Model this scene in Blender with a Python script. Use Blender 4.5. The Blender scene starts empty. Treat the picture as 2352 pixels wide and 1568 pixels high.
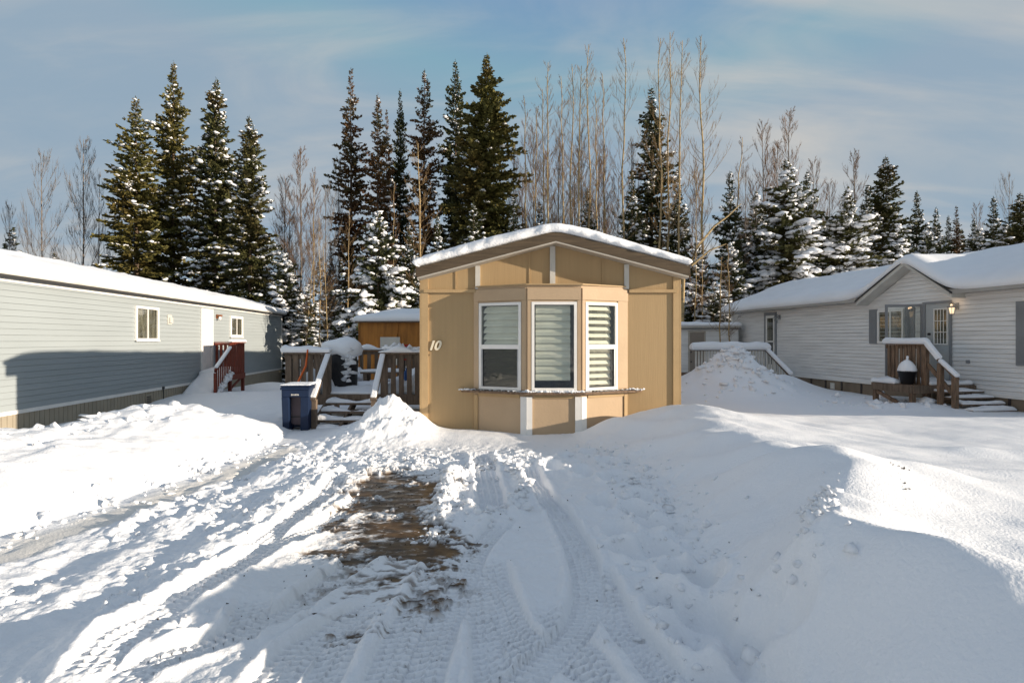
import bpy, math, random
import numpy as np
from mathutils import Vector, Matrix, noise as mnoise
R = math.radians
scene = bpy.context.scene
COL = scene.collection
random.seed(7)

# ---------------------------------------------------------------- camera, light, sky
EYE = 1.5
FPX = 1307.0
def pos(u, depth):              # bearing of a sight line measured on a 2352 px wide print -> ground x at that distance
    return (u - 1176.0) / FPX * depth
def hgt(v, depth):
    return EYE - (v - 780.0) / FPX * depth

cam_d = bpy.data.cameras.new('camera')
cam = bpy.data.objects.new('camera', cam_d)
COL.objects.link(cam)
cam.location = (0, 0, EYE)
cam.rotation_euler = (R(90), 0, 0)
cam_d.sensor_width = 36
cam_d.lens = 36 * FPX / 2352
cam_d.shift_y = -0.0017
cam_d.clip_end = 3000
scene.camera = cam

SUN_AZ = math.atan2(0.965, -0.262)     # from +Y clockwise
SUN_EL = R(10.8)
sd = Vector((math.sin(SUN_AZ) * math.cos(SUN_EL), math.cos(SUN_AZ) * math.cos(SUN_EL), math.sin(SUN_EL)))
sl = bpy.data.lights.new('sun', 'SUN')
sl.energy = 5.0
sl.angle = R(0.55)
sl.color = (1.0, 0.86, 0.69)
so = bpy.data.objects.new('sun', sl)
COL.objects.link(so)
so.rotation_euler = (-sd).to_track_quat('-Z', 'Y').to_euler()
so.location = (20, -8, 12)

world = bpy.data.worlds.new('World')
scene.world = world
world.use_nodes = True
wn, wl = world.node_tree.nodes, world.node_tree.links
wn.clear()
wout = wn.new('ShaderNodeOutputWorld')
wbg = wn.new('ShaderNodeBackground')
sky = wn.new('ShaderNodeTexSky')
sky.sky_type = 'NISHITA'
sky.sun_disc = False
sky.sun_elevation = SUN_EL
sky.sun_rotation = SUN_AZ
sky.altitude = 700
sky.air_density = 1.0
sky.dust_density = 0.3
sky.ozone_density = 1.6
wbg.inputs['Strength'].default_value = 0.080
tc = wn.new('ShaderNodeTexCoord')
# flatten the view direction onto a cloud plane
sep = wn.new('ShaderNodeSeparateXYZ')
wl.new(tc.outputs['Generated'], sep.inputs[0])
mz = wn.new('ShaderNodeMath'); mz.operation = 'MAXIMUM'; mz.inputs[1].default_value = 0.0
wl.new(sep.outputs['Z'], mz.inputs[0])
az = wn.new('ShaderNodeMath'); az.operation = 'ADD'; az.inputs[1].default_value = 0.22
wl.new(mz.outputs[0], az.inputs[0])
dx = wn.new('ShaderNodeMath'); dx.operation = 'DIVIDE'
dy = wn.new('ShaderNodeMath'); dy.operation = 'DIVIDE'
wl.new(sep.outputs['X'], dx.inputs[0]); wl.new(az.outputs[0], dx.inputs[1])
wl.new(sep.outputs['Y'], dy.inputs[0]); wl.new(az.outputs[0], dy.inputs[1])
cmb = wn.new('ShaderNodeCombineXYZ')
wl.new(dx.outputs[0], cmb.inputs[0]); wl.new(dy.outputs[0], cmb.inputs[1])
def wnoise(scale, rz, sc, detail, dist, lo, hi, off=(0, 0, 0)):
    mp = wn.new('ShaderNodeMapping')
    mp.inputs['Rotation'].default_value = (0, 0, rz)
    mp.inputs['Scale'].default_value = sc
    mp.inputs['Location'].default_value = off
    wl.new(cmb.outputs[0], mp.inputs['Vector'])
    n = wn.new('ShaderNodeTexNoise')
    n.inputs['Scale'].default_value = scale
    n.inputs['Detail'].default_value = detail
    n.inputs['Roughness'].default_value = 0.55
    n.inputs['Distortion'].default_value = dist
    wl.new(mp.outputs[0], n.inputs['Vector'])
    r = wn.new('ShaderNodeMapRange')
    r.interpolation_type = 'SMOOTHSTEP'
    r.inputs['From Min'].default_value = lo
    r.inputs['From Max'].default_value = hi
    wl.new(n.outputs['Fac'], r.inputs['Value'])
    return r.outputs[0]
c1 = wnoise(1.0, R(62), (0.45, 1.3, 1), 8, 0.9, 0.40, 0.68, (0.6, 1.1, 0))
c2 = wnoise(2.2, R(72), (0.5, 1.5, 1), 7, 1.2, 0.42, 0.78, (3.1, 0.3, 0))
mul = wn.new('ShaderNodeMath'); mul.operation = 'MULTIPLY'; mul.inputs[1].default_value = 0.45
wl.new(c2, mul.inputs[0])
mx = wn.new('ShaderNodeMath'); mx.operation = 'MULTIPLY_ADD'; mx.inputs[1].default_value = 0.66
wl.new(c1, mx.inputs[0]); wl.new(mul.outputs[0], mx.inputs[2])
mx.use_clamp = True
# unseen cloud cover added behind the camera, to warm and fill the shade
bk = wn.new('ShaderNodeMapRange'); bk.interpolation_type = 'SMOOTHSTEP'
bk.inputs['From Min'].default_value = .25; bk.inputs['From Max'].default_value = -.45
bk.inputs['To Min'].default_value = 0; bk.inputs['To Max'].default_value = .42
wl.new(sep.outputs['Y'], bk.inputs['Value'])
mmx = wn.new('ShaderNodeMath'); mmx.operation = 'MAXIMUM'
wl.new(mx.outputs[0], mmx.inputs[0]); wl.new(bk.outputs[0], mmx.inputs[1])
mixc = wn.new('ShaderNodeMix'); mixc.data_type = 'RGBA'
wl.new(mmx.outputs[0], mixc.inputs['Factor'])
skh = wn.new('ShaderNodeHueSaturation')
skh.inputs['Saturation'].default_value = 1.0
skh.inputs['Value'].default_value = 2.4
wl.new(sky.outputs[0], skh.inputs['Color'])
cap_ = wn.new('ShaderNodeMix'); cap_.data_type = 'RGBA'; cap_.blend_type = 'DARKEN'; cap_.inputs['Factor'].default_value = 1
cap_.inputs['B'].default_value = (2.55, 3.45, 4.35, 1)
wl.new(skh.outputs[0], cap_.inputs['A'])
wl.new(cap_.outputs['Result'], mixc.inputs['A'])
mixc.inputs['B'].default_value = (4.9, 4.85, 4.7, 1)
wl.new(mixc.outputs['Result'], wbg.inputs['Color'])
wl.new(wbg.outputs[0], wout.inputs[0])

vs = scene.view_settings
scene.display_settings.display_device = 'sRGB'
vs.view_transform = 'Standard'
vs.look = 'None'
vs.exposure = 0.54
vs.gamma = 1
scene.cycles.max_bounces = 6
scene.cycles.diffuse_bounces = 4
scene.cycles.transparent_max_bounces = 12

# ---------------------------------------------------------------- materials
def mat(name, col, rough=0.7, var=0.0, vscale=4.0, bump=0.0, bscale=40.0, stretch=None, metal=0.0, col2=None, lo=0.35, hi=0.65, spec=0.4, sss=0.0, detail=5):
    m = bpy.data.materials.new(name)
    m.use_nodes = True
    nt = m.node_tree
    b = nt.nodes['Principled BSDF']
    b.inputs['Base Color'].default_value = (*col, 1)
    b.inputs['Roughness'].default_value = rough
    b.inputs['Metallic'].default_value = metal
    b.inputs['Specular IOR Level'].default_value = spec
    tcn = nt.nodes.new('ShaderNodeTexCoord')
    mp = nt.nodes.new('ShaderNodeMapping')
    nt.links.new(tcn.outputs['Object'], mp.inputs['Vector'])
    if stretch:
        mp.inputs['Scale'].default_value = stretch
    if var > 0 or col2:
        n = nt.nodes.new('ShaderNodeTexNoise')
        n.inputs['Scale'].default_value = vscale
        n.inputs['Detail'].default_value = detail
        nt.links.new(mp.outputs[0], n.inputs['Vector'])
        rmp = nt.nodes.new('ShaderNodeMapRange')
        rmp.inputs['From Min'].default_value = lo
        rmp.inputs['From Max'].default_value = hi
        nt.links.new(n.outputs['Fac'], rmp.inputs['Value'])
        mxn = nt.nodes.new('ShaderNodeMix'); mxn.data_type = 'RGBA'
        c2 = col2 if col2 else tuple(c * (1 - var) for c in col)
        c1_ = col if col2 else tuple(min(1, c * (1 + var)) for c in col)
        mxn.inputs['A'].default_value = (*c1_, 1)
        mxn.inputs['B'].default_value = (*c2, 1)
        nt.links.new(rmp.outputs[0], mxn.inputs['Factor'])
        nt.links.new(mxn.outputs['Result'], b.inputs['Base Color'])
    if bump > 0:
        n2 = nt.nodes.new('ShaderNodeTexNoise')
        n2.inputs['Scale'].default_value = bscale
        n2.inputs['Detail'].default_value = 6
        nt.links.new(mp.outputs[0], n2.inputs['Vector'])
        bp = nt.nodes.new('ShaderNodeBump')
        bp.inputs['Strength'].default_value = bump
        bp.inputs['Distance'].default_value = 0.01
        nt.links.new(n2.outputs['Fac'], bp.inputs['Height'])
        nt.links.new(bp.outputs[0], b.inputs['Normal'])
    return m

def glass_mat(name, tint, refl=1.0, clear=0.9):
    m = bpy.data.materials.new(name)
    m.use_nodes = True
    nt = m.node_tree
    nt.nodes.clear()
    o = nt.nodes.new('ShaderNodeOutputMaterial')
    tr = nt.nodes.new('ShaderNodeBsdfTransparent')
    tr.inputs[0].default_value = (*tint, 1)
    gl = nt.nodes.new('ShaderNodeBsdfGlossy')
    gl.inputs['Roughness'].default_value = 0.02
    lw = nt.nodes.new('ShaderNodeLayerWeight')
    fr = nt.nodes.new('ShaderNodeMath'); fr.operation = 'POWER'; fr.inputs[1].default_value = 4.0
    nt.links.new(lw.outputs['Facing'], fr.inputs[0])
    ad = nt.nodes.new('ShaderNodeMath'); ad.operation = 'MULTIPLY_ADD'
    ad.inputs[1].default_value = refl; ad.inputs[2].default_value = 0.06
    nt.links.new(fr.outputs[0], ad.inputs[0])
    mxs = nt.nodes.new('ShaderNodeMixShader')
    nt.links.new(ad.outputs[0], mxs.inputs[0])
    nt.links.new(tr.outputs[0], mxs.inputs[1])
    nt.links.new(gl.outputs[0], mxs.inputs[2])
    # faint ripple of old panes
    n2 = nt.nodes.new('ShaderNodeTexNoise'); n2.inputs['Scale'].default_value = 3
    bp = nt.nodes.new('ShaderNodeBump'); bp.inputs['Strength'].default_value = 0.08; bp.inputs['Distance'].default_value = 0.02
    tcn = nt.nodes.new('ShaderNodeTexCoord')
    nt.links.new(tcn.outputs['Object'], n2.inputs['Vector'])
    nt.links.new(n2.outputs['Fac'], bp.inputs['Height'])
    nt.links.new(bp.outputs[0], gl.inputs['Normal'])
    nt.links.new(mxs.outputs[0], o.inputs[0])
    return m

SNOWC = (0.86, 0.87, 0.89)
M = {
 'snow':      mat('snow', SNOWC, 0.65, 0.02, 1.5, 0.7, 55, spec=0.25),
 'snow_rough': mat('snow_rough', SNOWC, 0.7, 0.03, 2.0, 1.0, 28, spec=0.2),
 'tree_snow': mat('tree_snow', (0.82, 0.83, 0.86), 0.7, 0.05, 3.0, 0.5, 12, spec=0.2),
 'tan':       mat('tan_panel', (0.405, 0.280, 0.145), 0.75, 0.05, 0.7, 0.28, 3.0, (26, 26, 0.9), lo=0.2, hi=0.8),
 'tan_trim':  mat('tan_trim', (0.42, 0.29, 0.15), 0.7, 0.06, 3.0, 0.2, 30),
 'bay_tan':   mat('bay_tan', (0.455, 0.33, 0.21), 0.7, 0.05, 2.0, 0.25, 24),
 'fascia':    mat('fascia_brown', (0.085, 0.060, 0.036), 0.8, 0.22, 2.0, 0.6, 3.0, (1.2, 1.2, 14)),
 'soffit':    mat('soffit', (0.42, 0.38, 0.32), 0.7, 0.05),
 'white':     mat('white_paint', (0.78, 0.76, 0.72), 0.5, 0.04, 3.0, 0.1, 30),
 'grey_white': mat('weathered_white', (0.55, 0.53, 0.48), 0.6, 0.10, 3.0, 0.2, 20),
 'siding_l':  mat('sage_siding', (0.325, 0.36, 0.37), 0.55, 0.035, 0.8, 0.12, 20, (0.5, 1, 4)),
 'siding_r':  mat('white_siding', (0.72, 0.715, 0.70), 0.5, 0.12, 1.2, 0.1, 20, (0.7, 1, 9), lo=0.42, hi=0.72),
 'skirt_l':   mat('skirt_sage_brown', (0.33, 0.285, 0.215), 0.75, 0.07, 2.0, 0.2, 20),
 'skirt_r':   mat('skirt_brown', (0.20, 0.155, 0.11), 0.8, 0.2, 1.6, 0.3, 20),
 'post_dark': mat('dark_post', (0.05, 0.04, 0.035), 0.8),
 'gutter':    mat('gutter_grey', (0.36, 0.34, 0.31), 0.6, 0.1, 1.0),
 'dark_line': mat('dark_drip_edge', (0.045, 0.045, 0.045), 0.7),
 'roofing':   mat('roofing', (0.12, 0.11, 0.10), 0.85, 0.2, 8),
 'redwood':   mat('red_stained_wood', (0.16, 0.032, 0.016), 0.6, 0.25, 3, 0.4, 12, (8, 8, 1)),
 'deckwood':  mat('weathered_deck_wood', (0.145, 0.105, 0.075), 0.8, 0.3, 3, 0.5, 12, (7, 7, 1)),
 'deckwood_r': mat('brown_deck_wood', (0.17, 0.11, 0.07), 0.8, 0.35, 3, 0.5, 12, (7, 7, 1)),
 'shed_wood': mat('orange_brown_plywood', (0.36, 0.145, 0.025), 0.7, 0.28, 1.2, 0.3, 10, (5, 5, 0.8)),
 'bin':       mat('navy_plastic', (0.007, 0.018, 0.050), 0.5, 0.1, 6, 0.1, 60, spec=0.25),
 'bin_panel': mat('mauve_plastic', (0.085, 0.062, 0.072), 0.6, 0.12, 4),
 'black':     mat('black_plastic', (0.012, 0.012, 0.014), 0.5, 0.1, 6, 0.2, 30),
 'metal':     mat('grey_metal', (0.35, 0.36, 0.37), 0.35, 0.1, 6, metal=0.7),
 'shutter':   mat('grey_shutter', (0.23, 0.24, 0.25), 0.6, 0.06, 3),
 'door_grey': mat('door_grey_paint', (0.42, 0.44, 0.44), 0.5, 0.04, 2),
 'door_tan':  mat('door_tan_paint', (0.27, 0.23, 0.19), 0.65, 0.08, 2),
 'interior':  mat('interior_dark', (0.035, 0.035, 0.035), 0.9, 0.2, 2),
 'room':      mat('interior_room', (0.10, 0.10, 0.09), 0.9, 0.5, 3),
 'blind':     mat('blind_fabric', (0.90, 0.90, 0.80), 0.8, 0.05, 3),
 'blind_sheer': mat('blind_sheer', (0.66, 0.67, 0.60), 0.85, 0.08, 3),
 'curtain':   mat('curtain', (0.16, 0.15, 0.12), 0.9, 0.5, 1.5, stretch=(9, 9, 0.6)),
 'orange':    mat('orange_plastic', (0.62, 0.12, 0.02), 0.45, 0.1, 6),
 'red':       mat('red_plastic', (0.40, 0.018, 0.012), 0.5, 0.2, 4),
 'blue':      mat('blue_plastic', (0.015, 0.09, 0.32), 0.4),
 'copper':    mat('copper_lamp', (0.30, 0.11, 0.045), 0.5, 0.2, 8, metal=0.3),
 'spruce':    mat('spruce_needles', (0.072, 0.074, 0.026), 0.75, spec=0.2, col2=(0.085, 0.060, 0.022), vscale=0.55, lo=0.45, hi=0.75),
 'spruce_brown': mat('spruce_needles_browned', (0.070, 0.066, 0.028), 0.8, spec=0.2, col2=(0.145, 0.070, 0.032), vscale=0.4, lo=0.35, hi=0.6),
 'spruce_dark': mat('spruce_needles_dark', (0.055, 0.062, 0.026), 0.8, spec=0.2, col2=(0.060, 0.062, 0.024), vscale=0.6),
 'fir':       mat('fir_needles', (0.112, 0.105, 0.030), 0.75, spec=0.2, col2=(0.120, 0.088, 0.026), vscale=0.5, lo=0.42, hi=0.7),
 'bark':      mat('spruce_bark', (0.11, 0.075, 0.05), 0.9, 0.3, 4, 0.8, 10),
 'aspen':     mat('aspen_bark', (0.38, 0.275, 0.135), 0.8, 0.0, 2.0, 0.5, 14, (1, 1, 4), col2=(0.13, 0.10, 0.07), lo=0.52, hi=0.72),
 'aspen_dark': mat('grey_bark', (0.17, 0.14, 0.115), 0.85, 0.35, 2.0, 0.5, 14, (1, 1, 3)),
 'twig':      mat('brown_twigs', (0.155, 0.09, 0.05), 0.85, 0.2, 1.0),
 'twig_pale': mat('pale_twigs', (0.22, 0.145, 0.07), 0.85, 0.25, 0.7),
 'glass':     glass_mat('window_glass', (0.93, 0.94, 0.92), .8),
 'glass_dark': glass_mat('window_glass_screened', (0.42, 0.43, 0.38), 0.9),
}
lampm = bpy.data.materials.new('lit_lamp_glass'); lampm.use_nodes = True
_b = lampm.node_tree.nodes['Principled BSDF']
_b.inputs['Base Color'].default_value = (0.9, 0.8, 0.6, 1)
_b.inputs['Emission Color'].default_value = (1.0, 0.72, 0.42, 1)
_b.inputs['Emission Strength'].default_value = .8
M['lamp'] = lampm

# ---------------------------------------------------------------- mesh helpers
class MB:
    def __init__(s): s.v = []; s.f = []; s.sm = []; s.g = []
    def add(s, verts, faces, smooth=False):
        o = len(s.v); s.g.append((o, len(s.f))); s.v.extend([tuple(p) for p in verts])
        s.f.extend([tuple(i + o for i in f) for f in faces]); s.sm.extend([smooth] * len(faces))
    def box(s, x0, x1, y0, y1, z0, z1, m=None):
        vs_ = [Vector(p) for p in ((x0,y0,z0),(x1,y0,z0),(x1,y1,z0),(x0,y1,z0),(x0,y0,z1),(x1,y0,z1),(x1,y1,z1),(x0,y1,z1))]
        if m is not None: vs_ = [m @ p for p in vs_]
        s.add(vs_, [(0,3,2,1),(4,5,6,7),(0,1,5,4),(1,2,6,5),(2,3,7,6),(3,0,4,7)])
        return s
    def quad(s, a, b, c, d): s.add([a, b, c, d], [(0,1,2,3)]); return s
    def prism(s, poly, y0, y1, m=None):
        """poly: (x,z) counter-clockwise seen from -y; extruded from y0 to y1"""
        n = len(poly)
        vs_ = [Vector((x, y0, z)) for x, z in poly] + [Vector((x, y1, z)) for x, z in poly]
        if m is not None: vs_ = [m @ p for p in vs_]
        fs = [tuple(range(n)), tuple(range(2*n-1, n-1, -1))]
        for i in range(n):
            j = (i+1) % n
            fs.append((i, i+n, j+n, j))
        s.add(vs_, fs); return s
    def beam(s, a, b, w, h, up=(0, 0, 1)):
        a, b = Vector(a), Vector(b); d = (b-a); L = d.length; d.normalize()
        up = Vector(up)
        if abs(d.dot(up)) > 0.98: up = Vector((0, 1, 0))
        sx = d.cross(up).normalized(); sz = sx.cross(d).normalized()
        vs_ = []
        for t in (0, L):
            for i, j in ((-1,-1),(1,-1),(1,1),(-1,1)):
                vs_.append(a + d*t + sx*(i*w/2) + sz*(j*h/2))
        s.add(vs_, [(0,1,2,3),(7,6,5,4),(0,4,5,1),(1,5,6,2),(2,6,7,3),(3,7,4,0)]); return s
    def tube(s, pts, rad, n=8, smooth=True, cap=True):
        pts = [Vector(p) for p in pts]; k = len(pts)
        if not hasattr(rad, '__len__'): rad = [rad]*k
        vs_ = []
        for i, p in enumerate(pts):
            d = (pts[min(i+1, k-1)] - pts[max(i-1, 0)]).normalized()
            a = Vector((0, 0, 1)) if abs(d.z) < 0.9 else Vector((1, 0, 0))
            e1 = d.cross(a).normalized(); e2 = d.cross(e1)
            for j in range(n):
                t = 2*math.pi*j/n
                vs_.append(p + (e1*math.cos(t) + e2*math.sin(t))*rad[i])
        fs = []
        for i in range(k-1):
            for j in range(n):
                j2 = (j+1) % n
                fs.append((i*n+j, (i+1)*n+j, (i+1)*n+j2, i*n+j2))
        if cap:
            fs.append(tuple(range(n-1, -1, -1))); fs.append(tuple((k-1)*n+j for j in range(n)))
        s.add(vs_, fs, smooth); return s
    def lathe(s, prof, c=(0, 0, 0), n=20, sx=1, sy=1):
        vs_ = []; fs = []
        for r, z in prof:
            for j in range(n):
                t = 2*math.pi*j/n
                vs_.append((c[0]+r*math.cos(t)*sx, c[1]+r*math.sin(t)*sy, c[2]+z))
        for i in range(len(prof)-1):
            for j in range(n):
                j2 = (j+1) % n
                fs.append((i*n+j, i*n+j2, (i+1)*n+j2, (i+1)*n+j))
        fs.append(tuple(range(n-1, -1, -1))); fs.append(tuple((len(prof)-1)*n+j for j in range(n)))
        s.add(vs_, fs, True); return s
    def build(s, name, m, parent=None, bevel=0.0):
        me = bpy.data.meshes.new(name)
        me.from_pydata(s.v, [], s.f)
        me.polygons.foreach_set('use_smooth', s.sm)
        me.materials.append(m)
        me.update()
        o = bpy.data.objects.new(name, me); COL.objects.link(o)
        if parent is not None: o.parent = parent
        if bevel > 0:
            bm_ = o.modifiers.new('bevel', 'BEVEL'); bm_.width = bevel; bm_.segments = 2; bm_.limit_method = 'ANGLE'
        return o

def build_each(mb, name, m, parent=None, bevel=0.0):
    """one object for every piece that was added"""
    out = []; g = mb.g+[(len(mb.v), len(mb.f))]
    for (v0, f0), (v1, f1) in zip(g[:-1], g[1:]):
        q = MB(); q.v = mb.v[v0:v1]; q.f = [tuple(i-v0 for i in f) for f in mb.f[f0:f1]]; q.sm = mb.sm[f0:f1]
        out.append(q.build(name, m, parent, bevel))
    return out
def tag(o, label=None, cat=None, group=None, kind=None):
    if label: o['label'] = label
    if cat: o['category'] = cat
    if group: o['group'] = group
    if kind: o['kind'] = kind
    return o
def thing(name, loc, label, cat, rz=0.0, group=None):
    o = bpy.data.objects.new(name, None); COL.objects.link(o)
    o.location = loc; o.rotation_euler = (0, 0, rz); o.empty_display_size = 0.2
    return tag(o, label, cat, group)
def np_mesh(name, V, F, m, parent=None, smooth=True, attrs=None):
    """V (n,3), F (m,k) with constant k"""
    me = bpy.data.meshes.new(name)
    V = np.ascontiguousarray(V, dtype=np.float32); F = np.ascontiguousarray(F, dtype=np.int32)
    k = F.shape[1]
    me.vertices.add(len(V)); me.vertices.foreach_set('co', V.ravel())
    me.loops.add(F.size); me.loops.foreach_set('vertex_index', F.ravel())
    me.polygons.add(len(F)); me.polygons.foreach_set('loop_start', np.arange(0, F.size, k, dtype=np.int32))
    if smooth: me.polygons.foreach_set('use_smooth', np.ones(len(F), dtype=bool))
    if attrs:
        for an, av in attrs.items():
            at = me.attributes.new(an, 'FLOAT', 'POINT'); at.data.foreach_set('value', av.astype(np.float32).ravel())
    me.update(calc_edges=True)
    me.materials.append(m)
    o = bpy.data.objects.new(name, me); COL.objects.link(o)
    if parent is not None: o.parent = parent
    return o

# ---------------------------------------------------------------- numpy noise
def _h(ix, iy, s):
    h = (ix.astype(np.int64)*374761393 + iy.astype(np.int64)*668265263 + s*1442695041) & 0xffffffff
    h = ((h ^ (h >> 13)) * 1274126177) & 0xffffffff
    return ((h ^ (h >> 16)) & 0xffff) / 65535.0*2 - 1
def vn(x, y, s=0):
    ix, iy = np.floor(x), np.floor(y); fx, fy = x-ix, y-iy
    ux, uy = fx*fx*fx*(fx*(fx*6-15)+10), fy*fy*fy*(fy*(fy*6-15)+10)
    def g(a, b):
        an = _h(ix+a, iy+b, s)*math.pi
        return np.cos(an)*(fx-a) + np.sin(an)*(fy-b)
    n0 = g(0, 0)*(1-ux) + g(1, 0)*ux
    n1 = g(0, 1)*(1-ux) + g(1, 1)*ux
    return (n0*(1-uy) + n1*uy)*1.5
def fbm(x, y, o=4, s=0, gain=0.5):
    r = np.zeros_like(x); a = 1.0; f = 1.0
    for i in range(o):
        r += a*vn(x*f+i*17.3, y*f-i*9.1, s+i); a *= gain; f *= 2.03
    return r
def sm(a, b, x):
    t = np.clip((x-a)/(b-a), 0, 1); return t*t*(3-2*t)
# ================================================================ the snow-covered ground
def interp(y, tab, k):
    ys = [t[0] for t in tab]; return np.interp(y, ys, [t[k] for t in tab])
RB = [(-6,2.6,.45),(0,2.5,.42),(1.0,2.2,.42),(1.6,1.95,.58),(1.98,1.78,.71),(2.3,1.62,.66),(2.65,1.52,.67),(3.3,1.92,.58),(4.0,2.32,.61),
      (4.55,2.52,.65),(5.3,2.62,.48),(6.5,2.66,.44),(7.5,2.70,.49),(8.3,2.66,.53),(8.9,2.75,.40),(9.6,2.9,.12),(11,3.0,0.0),(30,3,0)]
RF = [(-6,1.6,0),(1,1.3,0),(2,1.02,0),(2.65,0.98,0),(4,1.28,0),(5,1.42,0),(6,1.5,0),(7,1.42,0),(8,1.1,0),(8.8,.9,0),(9.6,1.2,0),(30,1.2,0)]
LB = [(-6,-5.6,.45),(2,-5.6,.46),(5,-5.5,.50),(6.2,-5.4,.53),(7.0,-5.3,.50),(7.9,-5.08,.56),(8.5,-4.72,.52),(9.1,-4.42,.26),(9.7,-4.2,.04),(10.3,-4.2,0),(40,-4.2,0)]
LF = [(-6,-3.9,0),(3,-3.95,0),(4.3,-3.85,0),(5.6,-3.62,0),(7.2,-3.42,0),(8.3,-3.42,0),(9.0,-3.55,0),(9.7,-3.75,0),(40,-3.8,0)]
def wpt(u, v): return ((u-1176)*1.5/(v-780), 1960.5/(v-780))
TRACKS = [
 ([(950,1640),(964,1568),(1000,1470),(1030,1395),(1088,1270),(1130,1222),(1170,1184)], .20, .030),
 ([(1150,1600),(1191,1568),(1266,1498),(1336,1415),(1350,1333),(1315,1229),(1240,1117),(1212,1072)], .21, .040),
 ([(1129,1275),(1162,1395),(1212,1469),(1295,1519),(1377,1568),(1420,1600)], .19, .026),
 ([(1361,1290),(1419,1415),(1481,1498),(1541,1568),(1580,1610)], .20, .038),
 ([(1104,1291),(1113,1415),(1129,1568),(1140,1640)], .17, .022),
 ([(1100,1040),(1118,1090),(1128,1140),(1134,1200)], .26, .030),
 ([(260,1600),(331,1540),(538,1457),(662,1395),(786,1312),(900,1250),(980,1215)], .20, .030),
 ([(530,1500),(548,1470),(572,1420),(590,1360)], .19, .022),
 ([(330,1440),(455,1362),(600,1275),(704,1225),(796,1172),(850,1120)], .20, .026),
 ([(560,1275),(662,1208),(730,1150),(786,1092)], .18, .022),
 ([(180,1600),(235,1530),(352,1440),(450,1395)], .20, .024),
 ([(560,1620),(621,1568),(704,1475),(796,1418),(900,1372)], .21, .026),
 ([(850,1620),(892,1520),(945,1410),(1005,1310),(1060,1240)], .19, .022),
 ([(1250,1640),(1185,1530),(1120,1430),(1070,1360)], .18, .020),
 ([(1440,1640),(1370,1540),(1300,1450),(1235,1380)], .19, .018),
 ([(700,1620),(740,1560),(800,1450),(850,1390)], .18, .020),
]
def catmull(P, n=12):
    P = [np.array(p, float) for p in P]; P = [2*P[0]-P[1]] + P + [2*P[-1]-P[-2]]
    out = []
    for i in range(1, len(P)-2):
        for k in range(n):
            t = k/n; a, b, c, d = P[i-1:i+3]
            out.append(.5*((2*b)+(-a+c)*t+(2*a-5*b+4*c-d)*t*t+(-a+3*b-3*c+d)*t**3))
    out.append(P[-2]); return np.array(out)
FOOT = [(1336,1072),(1402,1088),(1377,1138),(1415,1204),(1460,1160),(1417,1083),(1474,1131),(1534,1196),(1504,1244),(1560,1304),(1600,1315),(1534,1365),
        (1686,1473),(1777,1500),(1643,1556),(1350,1030),(1300,1040),(1445,1250),(1610,1400),(1720,1560),(1265,1062),(1490,1190),(1390,1050),(1575,1440)]
def mound(x, y, cx, cy, sx, sy, h, rot=0.0, p=1.0):
    c, s = math.cos(rot), math.sin(rot)
    a = ((x-cx)*c + (y-cy)*s)/sx; b = (-(x-cx)*s + (y-cy)*c)/sy
    return h*np.exp(-(a*a+b*b)**p)

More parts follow.
